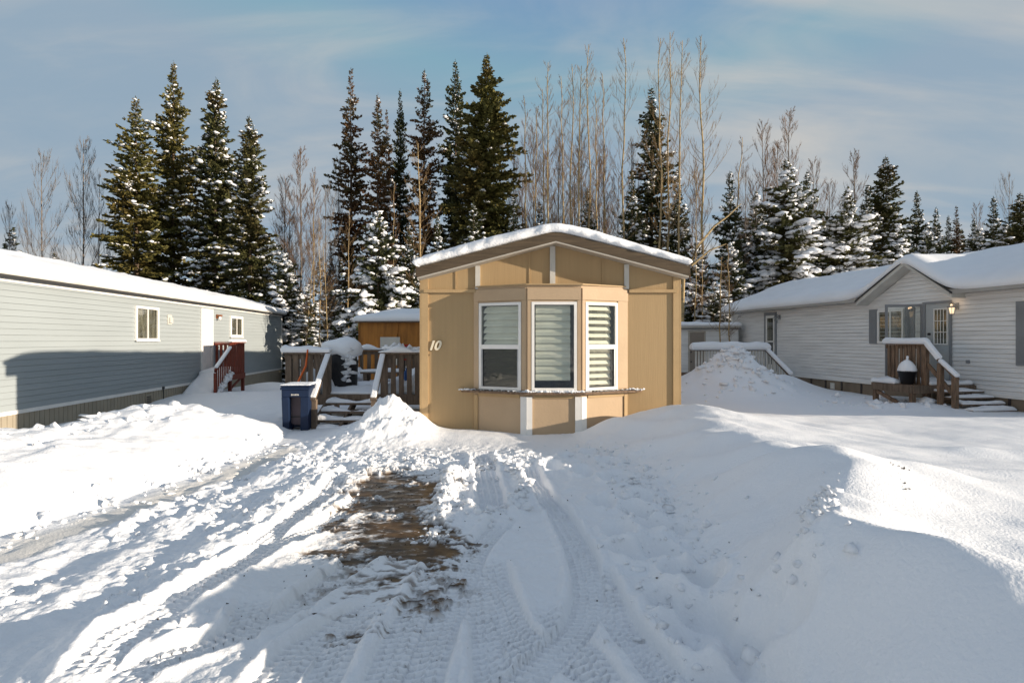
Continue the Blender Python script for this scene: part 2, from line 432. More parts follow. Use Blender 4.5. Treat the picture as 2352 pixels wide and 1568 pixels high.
def ground(x, y, detail=True):
    """height, brown ice mask, grey packed mask"""
    # broad lie of the land: falls away behind, more on the left
    backL = -0.037*np.clip(y-10, 0, 19)
    backR = -0.010*np.clip(y-10, 0, 16)
    side = sm(0, 5, x)
    z = backL*(1-side) + backR*side
    z = z - 1.2*sm(60, 200, y)*0
    # right hand field
    field = .27*sm(2.2, 3.6, x)*(1-sm(9.2, 12.5, y + .10*x)) + .03*fbm(x*.35+3, y*.5, 3, 5)*sm(2, 4, x)
    field += .05*np.exp(-((y-(6.4-.16*(x-4)))/.16)**2)*sm(3.6, 5.5, x) + .035*np.exp(-((y-(5.0+.05*(x-4)))/.14)**2)*sm(3.0, 4.5, x)*(1-sm(8, 10, x))
    field -= .03*np.exp(-((y-(6.05-.16*(x-4)))/.2)**2)*sm(3.6, 5.5, x)
    rx, rz, rf = interp(y, RB, 1), interp(y, RB, 2), interp(y, RF, 1)
    wob = .10*vn(y*1.1, x*.15, 11) + .04*vn(y*2.7, x*.2, 12)
    rx = rx + wob; rf = rf + .10*vn(y*1.3, y*0+2., 13)
    t = np.clip((x-rf)/(rx-rf), 0, 1)
    up = t**1.25*(1-.35*t*t)/(.65)           # concave foot, crisp crest
    spur = .085*vn(x*1.5+.9*y, y*1.2, 21)*np.clip(t*2, 0, 1) + .045*vn(x*2.2+1.6*y, y*2.0, 22)*np.clip(t*2, 0, 1)
    down = np.exp(-np.clip(x-rx, 0, 9)**1.5/1.1**1.5)
    rb = np.where(x < rx, rz*up, rz*down + field*(1-down))
    rb = rb + np.where(x > rf, spur*np.exp(-np.clip(x-rx, 0, 9)/1.6), 0)
    nearr = 1-sm(9.3, 11.0, y)
    z = z + rb*nearr + np.where(x > rx, field, 0)*(1-nearr)
    # left hand bank
    lx, lz, lf = interp(y, LB, 1), interp(y, LB, 2), interp(y, LF, 1)
    lx = lx + .12*vn(y*.9, y*0+7, 31); lf = lf + .08*vn(y*2.2, y*0+3, 32) + .04*vn(y*6, x*2, 33)
    t = np.clip((lf-x)/(lf-lx), 0, 1)
    up = t**.8*(1-.25*t*t)/.75
    lb = np.where(x > lx, lz*up, lz*np.exp(-((lx-x)/1.15)**2)) 
    lb = lb + (.075*fbm(x*1.1, y*.8, 5, 34, .55)+.018*fbm(x*5, y*4, 3, 35))*np.clip(t*1.5, 0, 1)*np.exp(-np.clip(lx-x, 0, 9))
    z = z + lb
    # piles
    pile = mound(x, y, -1.92, 9.15, .50, .62, .58, .5, .75) + mound(x, y, -2.15, 8.35, .60, .55, .15)
    pile = pile*(1+.22*fbm(x*2.6, y*2.6, 4, 131)) + .05*np.clip(fbm(x*5, y*5, 3, 132), 0, 1)*np.clip(pile*4, 0, 1)
    z = z + pile*(1-.85*sm(-1.5, -.95, x))
    z = z + mound(x, y, -0.9, 8.9, .7, .5, .06) + mound(x, y, 1.9, 9.0, .8, .5, .10)
    z = z + mound(x, y, 6.45, 16.6, 1.35, 1.25, 1.42, .2, .72)*(1+.10*fbm(x*1.7, y*1.7, 4, 133)) + .05*np.clip(fbm(x*3, y*3, 3, 134), 0, 1)*mound(x, y, 6.45, 16.4, 1.5, 1.4, 1.) + mound(x, y, 8.7, 18.3, 1.0, 1.0, .50, 0, .9) - .10*sm(10.5, 13, y)*sm(5, 8, x) - .30*sm(-7.0, -8.9, x)*(1-sm(14, 19, y))
    z = z + mound(x, y, 10.2, 15.3, 1.0, .8, .12) + mound(x, y, 9.6, 13.4, 1.1, .8, .14)
    z = z + mound(x, y, -9.0, 19.0, 2.0, 1.6, .10) + mound(x, y, -10.0, 23.6, 1.1, 1.2, .25)
    ice = np.zeros_like(x); grey = np.zeros_like(x)
    if not detail: return z, ice, grey
    drive = sm(0, .35, x-lf)*sm(0, .35, rf-x)*(1-sm(7.6, 8.6, y))*sm(-8, -2, y)
    # gentle unevenness everywhere
    z = z + .014*fbm(x*1.7, y*1.7, 3, 41)*(.35+drive)
    leftm = drive*(1-sm(-2.3, -1.3, x))
    # windrows pushed up along the left of the drive
    rr = .038*fbm(x*2.2, y*.75, 3, 51)
    for cx, w, h, s in ((-2.02, .20, .125, 1), (-2.62, .17, .065, 2), (-3.12, .10, .04, 3), (-1.62, .10, .05, 4)):
        c = cx + .14*vn(y*.8, y*0+s, 52+s) - .05*(y-4)*(s == 1)
        a = (.55+.6*vn(y*1.6, y*0+s*5., 57))
        z = z + h*np.clip(a, .0, 1.3)*np.exp(-((x-c)/w)**2)*drive*sm(-1, 1.5, y)*(1-sm(6.3, 7.2, y))
    z = z + rr*leftm
    ch = leftm*np.clip(.6+.9*vn(x*1.3, y*.9, 61), 0, 1)
    band = np.exp(-((y-7.0-.12*x)/.55)**2)*sm(-3.3, -2.4, x)*(1-sm(.2, 1.0, x))
    ring = np.exp(-((np.sqrt(((x+.27)/.40)**2+((y-5.75)/.95)**2)-1)/.22)**2)*(1-.7*sm(6.0, 6.8, y))
    edge = np.exp(-((x+.62+.1*vn(y*2, y*0, 3))/.10)**2)*sm(3.9, 4.4, y)*(1-sm(6.2, 6.6, y))
    crumb = np.clip(ch + .8*band + .9*ring + .8*edge, 0, 1.2)
    lump = np.clip(vn(x*7, y*7, 71)+.05, 0, 1)*.050 + np.clip(vn(x*15, y*15, 72)+.05, 0, 1)*.026 + np.clip(vn(x*33, y*33, 73), 0, 1)*.010
    z = z + .055*ring + .035*band + .05*edge
    # slope texture of the right bank foot (kicked snow)
    kick = np.exp(-((x-(rf+.05))/.28)**2)*nearr*sm(1.5, 2.5, y)
    # tyre tracks
    tmask = np.zeros_like(x); tz = np.zeros_like(x); tread = np.zeros_like(x); berm = np.zeros_like(x)
    for ti, (pts, w, dep) in enumerate(TRACKS):
        C = catmull([wpt(*p) for p in pts], 7)
        sel = np.where((x > C[:,0].min()-.35) & (x < C[:,0].max()+.35) & (y > C[:,1].min()-.3) & (y < C[:,1].max()+.3))[0]
        if not len(sel): continue
        px, py = x[sel], y[sel]
        bd = np.full(len(sel), 9.0); bs = np.zeros(len(sel)); bt = np.zeros(len(sel)); acc = 0.0; be = np.zeros(len(sel))
        for i in range(len(C)-1):
            d = C[i+1]-C[i]; L = math.hypot(*d); d = d/L
            rx_, ry_ = px-C[i][0], py-C[i][1]
            tt = rx_*d[0]+ry_*d[1]; tc_ = np.clip(tt, 0, L)
            s_ = rx_*(-d[1])+ry_*d[0]
            dd = np.hypot(rx_-tc_*d[0], ry_-tc_*d[1])
            m_ = dd < bd
            bd[m_] = dd[m_]; bs[m_] = s_[m_]; bt[m_] = acc+tt[m_]
            acc += L
        hw = w/2*(1+.06*vn(bt*3, bt*0+ti, 81))
        m_ = 1-sm(hw-.012, hw+.014, bd)
        n_ = bs/hw
        fade = sm(0, .25, bt)*(1-sm(acc-.3, acc, bt)) if ti != 1 else (1-sm(acc-.3, acc, bt))
        m_ = m_*fade
        ribs = .5+.5*np.cos(n_*math.pi*4.0)          # longitudinal ridges left by the tread grooves
        ribs = np.clip(ribs*3.0-2.0, 0, 1)
        ph = np.where(np.abs(n_) > .5, 0, .4)+np.sign(n_)*.25
        blk = np.sin((bt/.050+ph+np.where(np.abs(n_) < .5, n_*1.2, 0))*2*math.pi)
        blk = np.clip(blk*2.0, -1, 1)*.5+.5
        wear = np.clip(.80+.6*vn(px*2.3, py*2.3, 84+ti), .1, 1)
        tr_ = (ribs*.040 + blk*(1-ribs)*.036)*wear
        base = -dep*1.4 -.018 + tr_
        tz[sel] = np.where(m_ > tmask[sel], base, tz[sel])
        tmask[sel] = np.maximum(tmask[sel], m_)
        bz = .030*np.exp(-((bd-hw-.035)/.030)**2)*fade*(.6+.8*np.abs(vn(bt*4, np.sign(bs)*3, 85)))
        berm[sel] = np.maximum(berm[sel], bz)
    z = z + lump*crumb*(1-.85*tmask) + np.clip(vn(x*9, y*9, 74), 0, 1)*.03*kick*(1-tmask)
    z = z + berm*(1-tmask) + tz*tmask
    z = z - .02*fbm(x*1.1, y*1.1, 2, 41)*drive*tmask*0
    # foot prints along the right
    for i, (u, v) in enumerate(FOOT):
        fx, fy = wpt(u, v); fy *= .96; fx *= .98
        rot = (i*1.7) % 1.0 - .2
        h_ = mound(x, y, fx, fy, .095, .17, 1.0, rot, 1.6)
        z = z - .115*h_ + .03*np.exp(-((np.sqrt(((x-fx)/.15)**2+((y-fy)/.24)**2)-1)/.3)**2)*(1+.8*vn(x*9, y*9, 90+i))
    # soft scuffing everywhere on the drive that has no tread
    sc = drive*(1-tmask)
    z = z + sc*(.009*fbm(x*9, y*9, 4, 95, .6)+.012*np.clip(vn(x*6, y*6, 98)-.25, 0, 1))
    z = z + (1-drive)*.004*fbm(x*5, y*5, 3, 96)*(1-sm(9, 14, y))
    z = z + .022*fbm(x*3.2, y*2.4, 4, 97)*np.exp(-((lx-x-.1)/.5)**2)*(1-sm(8.8, 9.6, y))
    # brown ice showing through the drive
    ex, ey = (x+.96+.16*(y-4.9))/.56, (y-5.0)/1.95
    el = 1-np.sqrt(ex*ex+ey*ey)
    streak = fbm(x*1.7+2, y*2.8, 5, 101, .6)
    fine = fbm(x*13, y*19, 4, 102, .7)
    ice = sm(.0, .22, el*.9+.42*streak+.20*fine-.16+.25*np.exp(-((y-6.0)/.35)**2)+.22*np.exp(-((y-4.05)/.28)**2)-.30*np.exp(-((y-4.95)/.3)**2)*sm(-1.6, -.9, x)*.6)
    ice = ice*sm(-1.0, -.2, el*3+.4)
    ice2 = sm(.45, .75, fbm(x*6, y*13, 4, 103)+.5*np.exp(-((x+.75)**2/.3+(y-3.55)**2/.10)))*.75
    ice = np.clip(np.maximum(ice, ice2*np.exp(-((x+.75)/.5)**4)*np.exp(-((y-3.6)/.55)**4)), 0, 1)
    z = z*(1-ice) + ice*(-.012+.003*fbm(x*5, y*8, 3, 111))
    # grey packed strips
    g1 = np.exp(-((x-(lf+.28))/.30)**2)*(1-sm(7.6, 8.2, y))*sm(2.4, 3.4, y)
    g1 = np.clip(g1*(1.0+.7*fbm(x*1.6, y*.7, 3, 105)), 0, 1)
    grey = np.clip(sm(.35, .7, g1) + .55*np.exp(-((x+1.25)/.55)**2)*np.exp(-((y-4.9)/2.0)**2), 0, 1)*drive
    flat = sm(.4, .8, g1)*drive
    z = z*(1-.8*flat*(z > 0)) 
    return z, ice, grey

def lines(segs, ends):
    out = [segs[0][0]]
    for a, b, st in segs:
        n = max(1, round((b-a)/st)); out += list(np.linspace(a, b, n+1)[1:])
    lo, hi = [], []
    st = segs[0][2]*1.12; p = segs[0][0]
    while p > ends[0]: p -= st; lo.append(p); st *= 1.12
    st = segs[-1][2]*1.12; p = segs[-1][1]
    while p < ends[1]: p += st; hi.append(p); st *= 1.12
    return np.array(lo[::-1]+out+hi)
xs = lines([(-12,-8,.12),(-8,-3.9,.035),(-3.9,-2.6,.018),(-2.6,1.9,.0100),(1.9,3.2,.025),(3.2,8,.06),(8,13,.12)], (-700, 700))
ys = lines([(-6,1.6,.12),(1.6,2.2,.03),(2.2,4.9,.0095),(4.9,7.2,.018),(7.2,9.8,.03),(9.8,22,.10)], (-60, 1400))
gx, gy = np.meshgrid(xs, ys)
X, Y = gx.ravel(), gy.ravel()
Z, ICE, GREY = ground(X, Y)
nx, ny = len(xs), len(ys)
ii = np.arange(nx*ny).reshape(ny, nx)
F = np.stack([ii[:-1,:-1], ii[:-1,1:], ii[1:,1:], ii[1:,:-1]], -1).reshape(-1, 4)

gm = M['snow'].copy(); gm.name = 'ground_snow'
nt = gm.node_tree; b = nt.nodes['Principled BSDF']
at = nt.nodes.new('ShaderNodeAttribute'); at.attribute_name = 'ice'
at2 = nt.nodes.new('ShaderNodeAttribute'); at2.attribute_name = 'packed'
tcn = nt.nodes.new('ShaderNodeTexCoord')
ni = nt.nodes.new('ShaderNodeTexNoise'); ni.inputs['Scale'].default_value = 7; ni.inputs['Detail'].default_value = 8
mpi = nt.nodes.new('ShaderNodeMapping'); mpi.inputs['Scale'].default_value = (.9, 1.7, 1)
nt.links.new(tcn.outputs['Object'], mpi.inputs[0]); nt.links.new(mpi.outputs[0], ni.inputs['Vector'])
cr = nt.nodes.new('ShaderNodeValToRGB')
cr.color_ramp.elements[0].position = .34; cr.color_ramp.elements[0].color = (.030, .017, .008, 1)
cr.color_ramp.elements[1].position = .66; cr.color_ramp.elements[1].color = (.150, .082, .028, 1)
nt.links.new(ni.outputs['Fac'], cr.inputs[0])
m1 = nt.nodes.new('ShaderNodeMix'); m1.data_type = 'RGBA'
m2 = nt.nodes.new('ShaderNodeMix'); m2.data_type = 'RGBA'
m1.inputs['A'].default_value = (*SNOWC, 1); m1.inputs['B'].default_value = (.78, .75, .70, 1)
nt.links.new(at2.outputs['Fac'], m1.inputs['Factor'])
nt.links.new(m1.outputs['Result'], m2.inputs['A']); nt.links.new(cr.outputs[0], m2.inputs['B'])
nf = nt.nodes.new('ShaderNodeTexNoise'); nf.inputs['Scale'].default_value = 5.5; nf.inputs['Detail'].default_value = 10; nf.inputs['Roughness'].default_value = .72
mpf = nt.nodes.new('ShaderNodeMapping'); mpf.inputs['Scale'].default_value = (.8, 1.15, 1); mpf.inputs['Location'].default_value = (3.1, 1.7, 0)
nt.links.new(tcn.outputs['Object'], mpf.inputs[0]); nt.links.new(mpf.outputs[0], nf.inputs['Vector'])
mf = nt.nodes.new('ShaderNodeMapRange'); mf.inputs['From Min'].default_value = .66; mf.inputs['From Max'].default_value = .53
nt.links.new(nf.outputs['Fac'], mf.inputs[0])
mm = nt.nodes.new('ShaderNodeMath'); mm.operation = 'MULTIPLY'
nt.links.new(mf.outputs[0], mm.inputs[0]); nt.links.new(at.outputs['Fac'], mm.inputs[1])
nt.links.new(mm.outputs[0], m2.inputs['Factor'])
bpn = [n_ for n_ in nt.nodes if n_.type == 'BUMP'][0]
bs_ = nt.nodes.new('ShaderNodeMapRange'); bs_.inputs['To Min'].default_value = .7; bs_.inputs['To Max'].default_value = .15
nt.links.new(at.outputs['Fac'], bs_.inputs[0]); nt.links.new(bs_.outputs[0], bpn.inputs['Strength'])
nt.links.new(m2.outputs['Result'], b.inputs['Base Color'])
mr = nt.nodes.new('ShaderNodeMapRange'); mr.inputs['To Min'].default_value = .65; mr.inputs['To Max'].default_value = .30
nt.links.new(at.outputs['Fac'], mr.inputs[0]); nt.links.new(mr.outputs[0], b.inputs['Roughness'])
g = np_mesh('snow_ground', np.stack([X, Y, Z], 1), F, gm, attrs={'ice': ICE, 'packed': GREY})
tag(g, kind='structure')

GZx, GZy, GZ = xs, ys, Z.reshape(ny, nx)
def gz(x, y):
    i = min(max(int(np.searchsorted(GZx, x)), 1), nx-1); j = min(max(int(np.searchsorted(GZy, y)), 1), ny-1)
    return float(GZ[j, i])

# loose crumbs and lumps of ploughed snow
def lump_mesh(n, rng):
    base = [Vector(p).normalized() for p in ((0,0,1),(.9,0,.3),(.28,.85,.3),(-.73,.53,.3),(-.73,-.53,.3),(.28,-.85,.3),(.73,.53,-.45),(-.28,.85,-.45),(-.9,0,-.45),(-.28,-.85,-.45),(.73,-.53,-.45),(0,0,-1))]
    fs = [(0,1,2),(0,2,3),(0,3,4),(0,4,5),(0,5,1),(1,6,2),(2,7,3),(3,8,4),(4,9,5),(5,10,1),(6,7,2),(7,8,3),(8,9,4),(9,10,5),(10,6,1),(11,7,6),(11,8,7),(11,9,8),(11,10,9),(11,6,10)]
    return np.array(base), np.array(fs)
rng = np.random.default_rng(5)
LB_V, LB_F = lump_mesh(0, rng)
def lumps(name, pts, sizes, m, parent=None, flat=.75):
    n = len(pts); k = len(LB_V)
    V = LB_V[None]*(1+.38*rng.standard_normal((n, k, 1)))
    a = rng.random(n)*6.28; c, s = np.cos(a), np.sin(a)
    V = np.stack([V[...,0]*c[:,None]-V[...,1]*s[:,None], V[...,0]*s[:,None]+V[...,1]*c[:,None], V[...,2]*flat], -1)
    V = V*np.array(sizes)[:,None,None]*(1+.3*rng.standard_normal((n,1,3))) + np.array(pts)[:,None]
    F_ = (LB_F[None]+np.arange(n)[:,None,None]*k).reshape(-1, 3)
    return np_mesh(name, V.reshape(-1, 3), F_, m, parent, smooth=True)
P, S = [], []
def scatter(n, fx, fy, s0, s1, keep=None):
    for _ in range(n):
        x, y = fx(), fy()
        if callable(x): x = x(y)
        if keep and not keep(x, y): continue
        s = s0+(s1-s0)*rng.random()**3
        s *= .72; P.append((x, y, gz(x, y)+s*.10)); S.append(s)
N = rng.normal; U = rng.uniform
scatter(900, lambda: U(-3.4, -1.5), lambda: U(2.3, 6.6), .008, .05, lambda x, y: float(vn(np.array([x*1.3]), np.array([y*.9]), 61)[0]) > -.1)
scatter(700, lambda: U(-2.9, .4), lambda: N(7.0, .35), .010, .045)
scatter(300, lambda: N(-.62, .07), lambda: U(4.2, 6.3), .010, .05)
for _ in range(360):
    t = U(0, 6.28); x = -.27+.40*math.cos(t)+N(0, .05); y = 5.75+.95*math.sin(t)+N(0, .08)
    s = .010+.035*rng.random()**2; P.append((x, y, gz(x, y)+s*.3)); S.append(s)
for _ in range(220):
    y = U(3.2, 8.2); x = float(interp(np.array([y]), LF, 1)[0])+N(.05, .16); s = .010+.04*rng.random()**3
    P.append((x, y, gz(x, y)+s*.25)); S.append(s)
for _ in range(500):
    y = U(2.4, 8.0); x = float(interp(np.array([y]), RF, 1)[0])+N(-.15, .22); s = .008+.03*rng.random()**3
    P.append((x, y, gz(x, y)+s*.2)); S.append(s)
for _ in range(60):   # chunks on the crest of the left bank
    y = U(5.5, 8.8); x = float(interp(np.array([y]), LB, 1)[0])+N(.15, .3); s = .012+.06*rng.random()**3
    P.append((x, y, gz(x, y)+s*.3)); S.append(s)
for _ in range(160):
    y = N(3.2, .3); x = float(interp(np.array([y]), RB, 1)[0])+N(-.12, .06); s = .008+.025*rng.random()**2
    P.append((x, y, gz(x, y)+s*.3)); S.append(s)
for _ in range(60):
    x, y = N(9.9, 1.1), N(14.2, .6); s = .03+.09*rng.random()**3
    P.append((x, y, gz(x, y)+s*.1)); S.append(s)
for _ in range(200):
    a = U(0, 6.28); r = abs(N(0, 1.1)); x, y = 6.45+r*math.cos(a), 16.2+r*math.sin(a); s = .03+.06*rng.random()**2
    P.append((x, y, gz(x, y)+s*.1)); S.append(s)
Pg, Sg = [], []
for _ in range(260):
    if U(0, 1) < .8: x, y = N(-1.0, .35), U(3.1, 6.6)
    else: x, y = U(-2.2, 1.6), U(2.3, 7)
    Pg.append((x, y, gz(x, y)+.003)); Sg.append(U(.002, .007))
for x, y in ((2.75, 4.1), (2.95, 4.3), (2.98, 4.36), (2.6, 3.8)):
    for _ in range(6): xx, yy = x+N(0, .03), y+N(0, .03); Pg.append((xx, yy, gz(xx, yy)+.006)); Sg.append(U(.003, .008))
og = lumps('grit', Pg, Sg, mat('grit_brown', (.06, .045, .03), .9))
tag(og, 'dark grit and bark crumbs scattered over the drive', 'grit', kind='stuff')
o = lumps('snow_crumbs', P, S, M['snow_rough'])
tag(o, 'loose crumbs and lumps of ploughed snow along the drive edges', 'snow', kind='stuff')
# ================================================================ building helpers
def off(mb, org):
    mb.v = [(p[0]-org[0], p[1]-org[1], p[2]-org[2]) for p in mb.v]; return mb
def prismx(mb, poly, x0, x1):
    """poly (y,z) counter-clockwise seen from +x"""
    n = len(poly)
    vs_ = [(x0, y, z) for y, z in poly]+[(x1, y, z) for y, z in poly]
    fs = [tuple(range(n-1, -1, -1)), tuple(range(n, 2*n))]
    for i in range(n):
        j = (i+1) % n; fs.append((i, j, j+n, i+n))
    mb.add(vs_, fs); return mb
def prismz(mb, poly, z0, z1):
    n = len(poly)
    vs_ = [(x, y, z0) for x, y in poly]+[(x, y, z1) for x, y in poly]
    fs = [tuple(range(n-1, -1, -1)), tuple(range(n, 2*n))]
    for i in range(n):
        j = (i+1) % n; fs.append((i, j, j+n, i+n))
    mb.add(vs_, fs); return mb
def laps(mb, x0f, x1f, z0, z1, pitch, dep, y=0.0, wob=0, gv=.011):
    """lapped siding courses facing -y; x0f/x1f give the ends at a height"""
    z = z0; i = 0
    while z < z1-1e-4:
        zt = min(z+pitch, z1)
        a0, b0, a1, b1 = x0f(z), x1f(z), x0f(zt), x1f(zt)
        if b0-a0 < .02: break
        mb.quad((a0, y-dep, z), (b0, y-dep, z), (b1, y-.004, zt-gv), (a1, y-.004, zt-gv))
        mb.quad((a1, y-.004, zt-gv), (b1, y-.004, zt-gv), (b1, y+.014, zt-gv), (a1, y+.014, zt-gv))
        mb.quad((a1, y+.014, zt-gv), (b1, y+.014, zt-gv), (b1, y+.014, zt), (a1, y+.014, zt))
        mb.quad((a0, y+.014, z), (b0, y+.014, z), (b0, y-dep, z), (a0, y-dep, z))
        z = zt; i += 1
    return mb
def edge_lines(n, fr):
    """0..1 parameters, crowded into FR at both ends"""
    e = [0, .06, .18, .38, .66, 1.0]
    return np.array([a*fr for a in e] + list(np.linspace(fr, 1-fr, n)[1:-1]) + [1-a*fr for a in e[::-1]])
def snow_sheet(name, m, parent, x0, x1, y0, y1, zf, thick, nx_=30, ny_=16, r=.16, bulge=.03, nz=.02, seed=0, org=(0, 0, 0), nf=1.0, rag=0.0, tf=None):
    """snow lying on zf(x,y); y0/y1 may be functions of x; rounded lumpy rim"""
    Lx = x1-x0
    ua = edge_lines(nx_, min(.45, r/Lx))
    Xa = x0+ua*Lx
    Y0 = y0(Xa) if callable(y0) else np.full_like(Xa, y0)
    Y1 = y1(Xa) if callable(y1) else np.full_like(Xa, y1)
    Ly = float(np.mean(Y1-Y0))
    ub = edge_lines(ny_, min(.45, r/Ly))
    nxx, nyy = len(ua), len(ub)
    Xg = np.repeat(Xa[None], nyy, 0); Yg = Y0[None]+ub[:, None]*(Y1-Y0)[None]
    dx_ = np.minimum(Xg-x0, x1-Xg); dy_ = np.minimum(Yg-Y0[None], Y1[None]-Yg)
    rr_ = r
    def prof(d): return np.sqrt(np.clip(1-(1-np.clip(d/rr_, 0, 1))**2, 0, 1))
    hgt_ = np.minimum(prof(dx_), prof(dy_))
    T = thick if tf is None else thick*tf(Xg, Yg)
    n1 = fbm(Xg*1.3*nf+seed, Yg*1.3*nf, 3, 200+seed)
    n2 = fbm(Xg*9, Yg*9+seed*3, 2, 210+seed)
    Zt = zf(Xg, Yg)+T*hgt_*(1+n1*nz/max(thick, .01)*2.0)+n2*nz*.35*np.clip(hgt_*2, 0, 1)
    # push the flanks outward
    f = np.sin(np.clip(hgt_, 0, 1)*math.pi)*np.exp(-np.minimum(dx_, dy_)/r*1.2)
    sgx = np.where(Xg-x0 < x1-Xg, -1, 1)*(dx_ < r); sgy = np.where(Yg-Y0[None] < Y1[None]-Yg, -1, 1)*(dy_ < r)
    w = bulge*(1+rag*fbm(Xg*7, Yg*7+3, 3, 220+seed))
    edge_n = rag*.02*fbm(Xg*5+Zt*9, Yg*5+Zt*9, 3, 230+seed)
    Xg = Xg+sgx*(f*w+edge_n*(dx_ < r)); Yg = Yg+sgy*(f*w+edge_n*(dy_ < r))
    Vt = np.stack([Xg, Yg, Zt], -1)
    # rim underside
    k = np.arange(nxx*nyy).reshape(nyy, nxx)
    rim = list(k[0, :])+list(k[1:, -1])+list(k[-1, :-1][::-1])+list(k[1:-1, 0][::-1])
    Vr = Vt.reshape(-1, 3)[rim].copy()
    cx, cy = (x0+x1)/2, float(np.mean(Y0+Y1))/2
    Vr[:, 0] += np.sign(cx-Vr[:, 0])*.10*(np.abs(cx-Vr[:, 0]) > Lx/2-.02); Vr[:, 1] += np.sign(cy-Vr[:, 1])*.10; Vr[:, 2] -= .015
    F_ = np.stack([k[:-1, :-1], k[:-1, 1:], k[1:, 1:], k[1:, :-1]], -1).reshape(-1, 4)
    nb = nxx*nyy; m_ = len(rim)
    F2 = np.array([(rim[i], nb+i, nb+(i+1) % m_, rim[(i+1) % m_]) for i in range(m_)])
    V = np.concatenate([Vt.reshape(-1, 3), Vr])-np.array(org)[None]
    return np_mesh(name, V, np.concatenate([F_, F2]), m, parent)

def window(parent, x0, x1, z0, z1, y=-.012, fr=.07, proud=.05, panes=2, split='v', m=None, mg=None, back=None, shape=None, sill=True, name='window', bar=None):
    """framed window on a wall that faces -y: mesh 'window' (casing) with panes, back and mullion as its own parts"""
    m = m or M['white']; T = shape
    f = MB()
    f.box(x0, x0+fr, y-proud, y, z0, z1, T).box(x1-fr, x1, y-proud, y, z0, z1, T)
    f.box(x0+fr, x1-fr, y-proud, y, z1-fr, z1, T).box(x0+fr, x1-fr, y-proud, y, z0, z0+fr, T)
    if sill: f.box(x0-.015, x1+.015, y-proud-.02, y-proud, z0-.02, z0+.018, T)
    w = f.build(name, m, parent)
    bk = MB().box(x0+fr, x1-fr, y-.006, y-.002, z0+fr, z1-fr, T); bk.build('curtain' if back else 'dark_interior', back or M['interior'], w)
    g_ = MB(); yy = y-proud*.5
    g_.box(x0+fr, x1-fr, yy-.003, yy+.003, z0+fr, z1-fr, T); g_.build('pane', mg or M['glass'], w)
    mu = MB(); q = bar or .04
    if split == 'v':
        for i in range(1, panes):
            xx = x0+(x1-x0)*i/panes; mu.box(xx-q/2, xx+q/2, y-proud*.92, yy-.003, z0+fr, z1-fr, T)
    elif split == 'h':
        for i in range(1, panes):
            zz = z0+(z1-z0)*i/panes; mu.box(x0+fr, x1-fr, y-proud*.92, yy-.003, zz-q/2, zz+q/2, T)
    if mu.v: mu.build('mullion', m, w)
    return w

# ================================================================ tan home with bay window (centre)
OX, OY = .633, 9.4
ho = (OX, OY, 0)
WL, WR, WY, WB = -1.496, 2.762, 9.4, 24.0
home = thing('mobile_home', ho, 'tan narrow home with a three-sided bay window and number 10, snow on its roof', 'house')
AX, AZ = .705, 3.245          # ridge
def roofz(x):
    x = np.asarray(x, float); return AZ-.02-np.abs(x-AX)*.262
mb = MB()
mb.prism([(WL, -.4), (WR, -.4), (WR, float(roofz(WR))-.14), (AX, AZ-.16), (WL, float(roofz(WL))-.14)], WY, WB)
off(mb, ho).build('wall', M['tan'], home)
mb = MB(); t_ = M['tan_trim']
mb.box(WL-.006, WL+.115, WY-.028, WY-.002, -.3, 2.60).box(WR-.105, WR+.006, WY-.028, WY-.002, -.3, 2.60)
mb.box(WL-.024, WL-.002, WY-.028, WY+.09, -.3, 2.58).box(WR+.002, WR+.024, WY-.028, WY+.09, -.3, 2.58)
build_each(off(mb, ho), 'corner_trim', t_, home)
mb = MB()
mb.box(WL+.045, -.60, WY-.045, WY-.030, 2.275, 2.325).box(WL+.117, -.60, WY-.030, WY-.002, 2.27, 2.33)
mb.box(1.93, WR-.107, WY-.030, WY-.002, 2.27, 2.33).box(1.93, WR-.04, WY-.045, WY-.030, 2.275, 2.325)
for u0 in (1047, 1216, 1384):
    xx = pos(u0, 9.4); mb.box(xx-.011, xx+.011, WY-.012, WY-.002, 2.335, float(roofz(xx))-.165)
build_each(off(mb, ho), 'panel_batten', t_, home)
mb = MB()
for u0, w in ((1097.5, .078), (1269, .088), (1438.5, .078)):
    xx = pos(u0, 9.4); mb.box(xx-w/2, xx+w/2, WY-.034, WY-.002, 2.335, float(roofz(xx))-.165-w*.14)
build_each(off(mb, ho), 'gable_batten', M['grey_white'], home)
# roof slab, fascia
mb = MB()
xl, xr, y0, y1 = -1.52, 2.83, 9.10, 24.3
mb.prism([(xl, float(roofz(xl))-.10), (AX, AZ-.12), (xr, float(roofz(xr))-.10), (xr, float(roofz(xr))), (AX, AZ-.02), (xl, float(roofz(xl)))], y0+.03, y1)
rf_ = off(mb, ho).build('roof', M['roofing'], home)
mb = MB()
for a, b_ in ((xl, AX), (AX, xr)):
    za, zb = float(roofz(a)), float(roofz(b_))
    if a == AX: za = AZ-.02
    if b_ == AX: zb = AZ-.02
    mb.prism([(a, za-.145), (b_, zb-.145), (b_, zb+.012), (a, za+.012)], y0, y0+.028)
mb.box(xl-.022, xl-.002, y0, y1, float(roofz(xl))-.13, float(roofz(xl))+.01).box(xr+.002, xr+.022, y0, y1, float(roofz(xr))-.13, float(roofz(xr))+.01)
off(mb, ho).build('fascia', M['fascia'], rf_)
mb = MB()
for a, b_ in ((xl, AX), (AX, xr)):
    za, zb = float(roofz(a)) if a != AX else AZ-.02, float(roofz(b_)) if b_ != AX else AZ-.02
    mb.prism([(a, za-.172), (b_, zb-.172), (b_, zb-.147), (a, za-.147)], y0+.004, WY-.004)
off(mb, ho).build('soffit', M['soffit'], rf_)
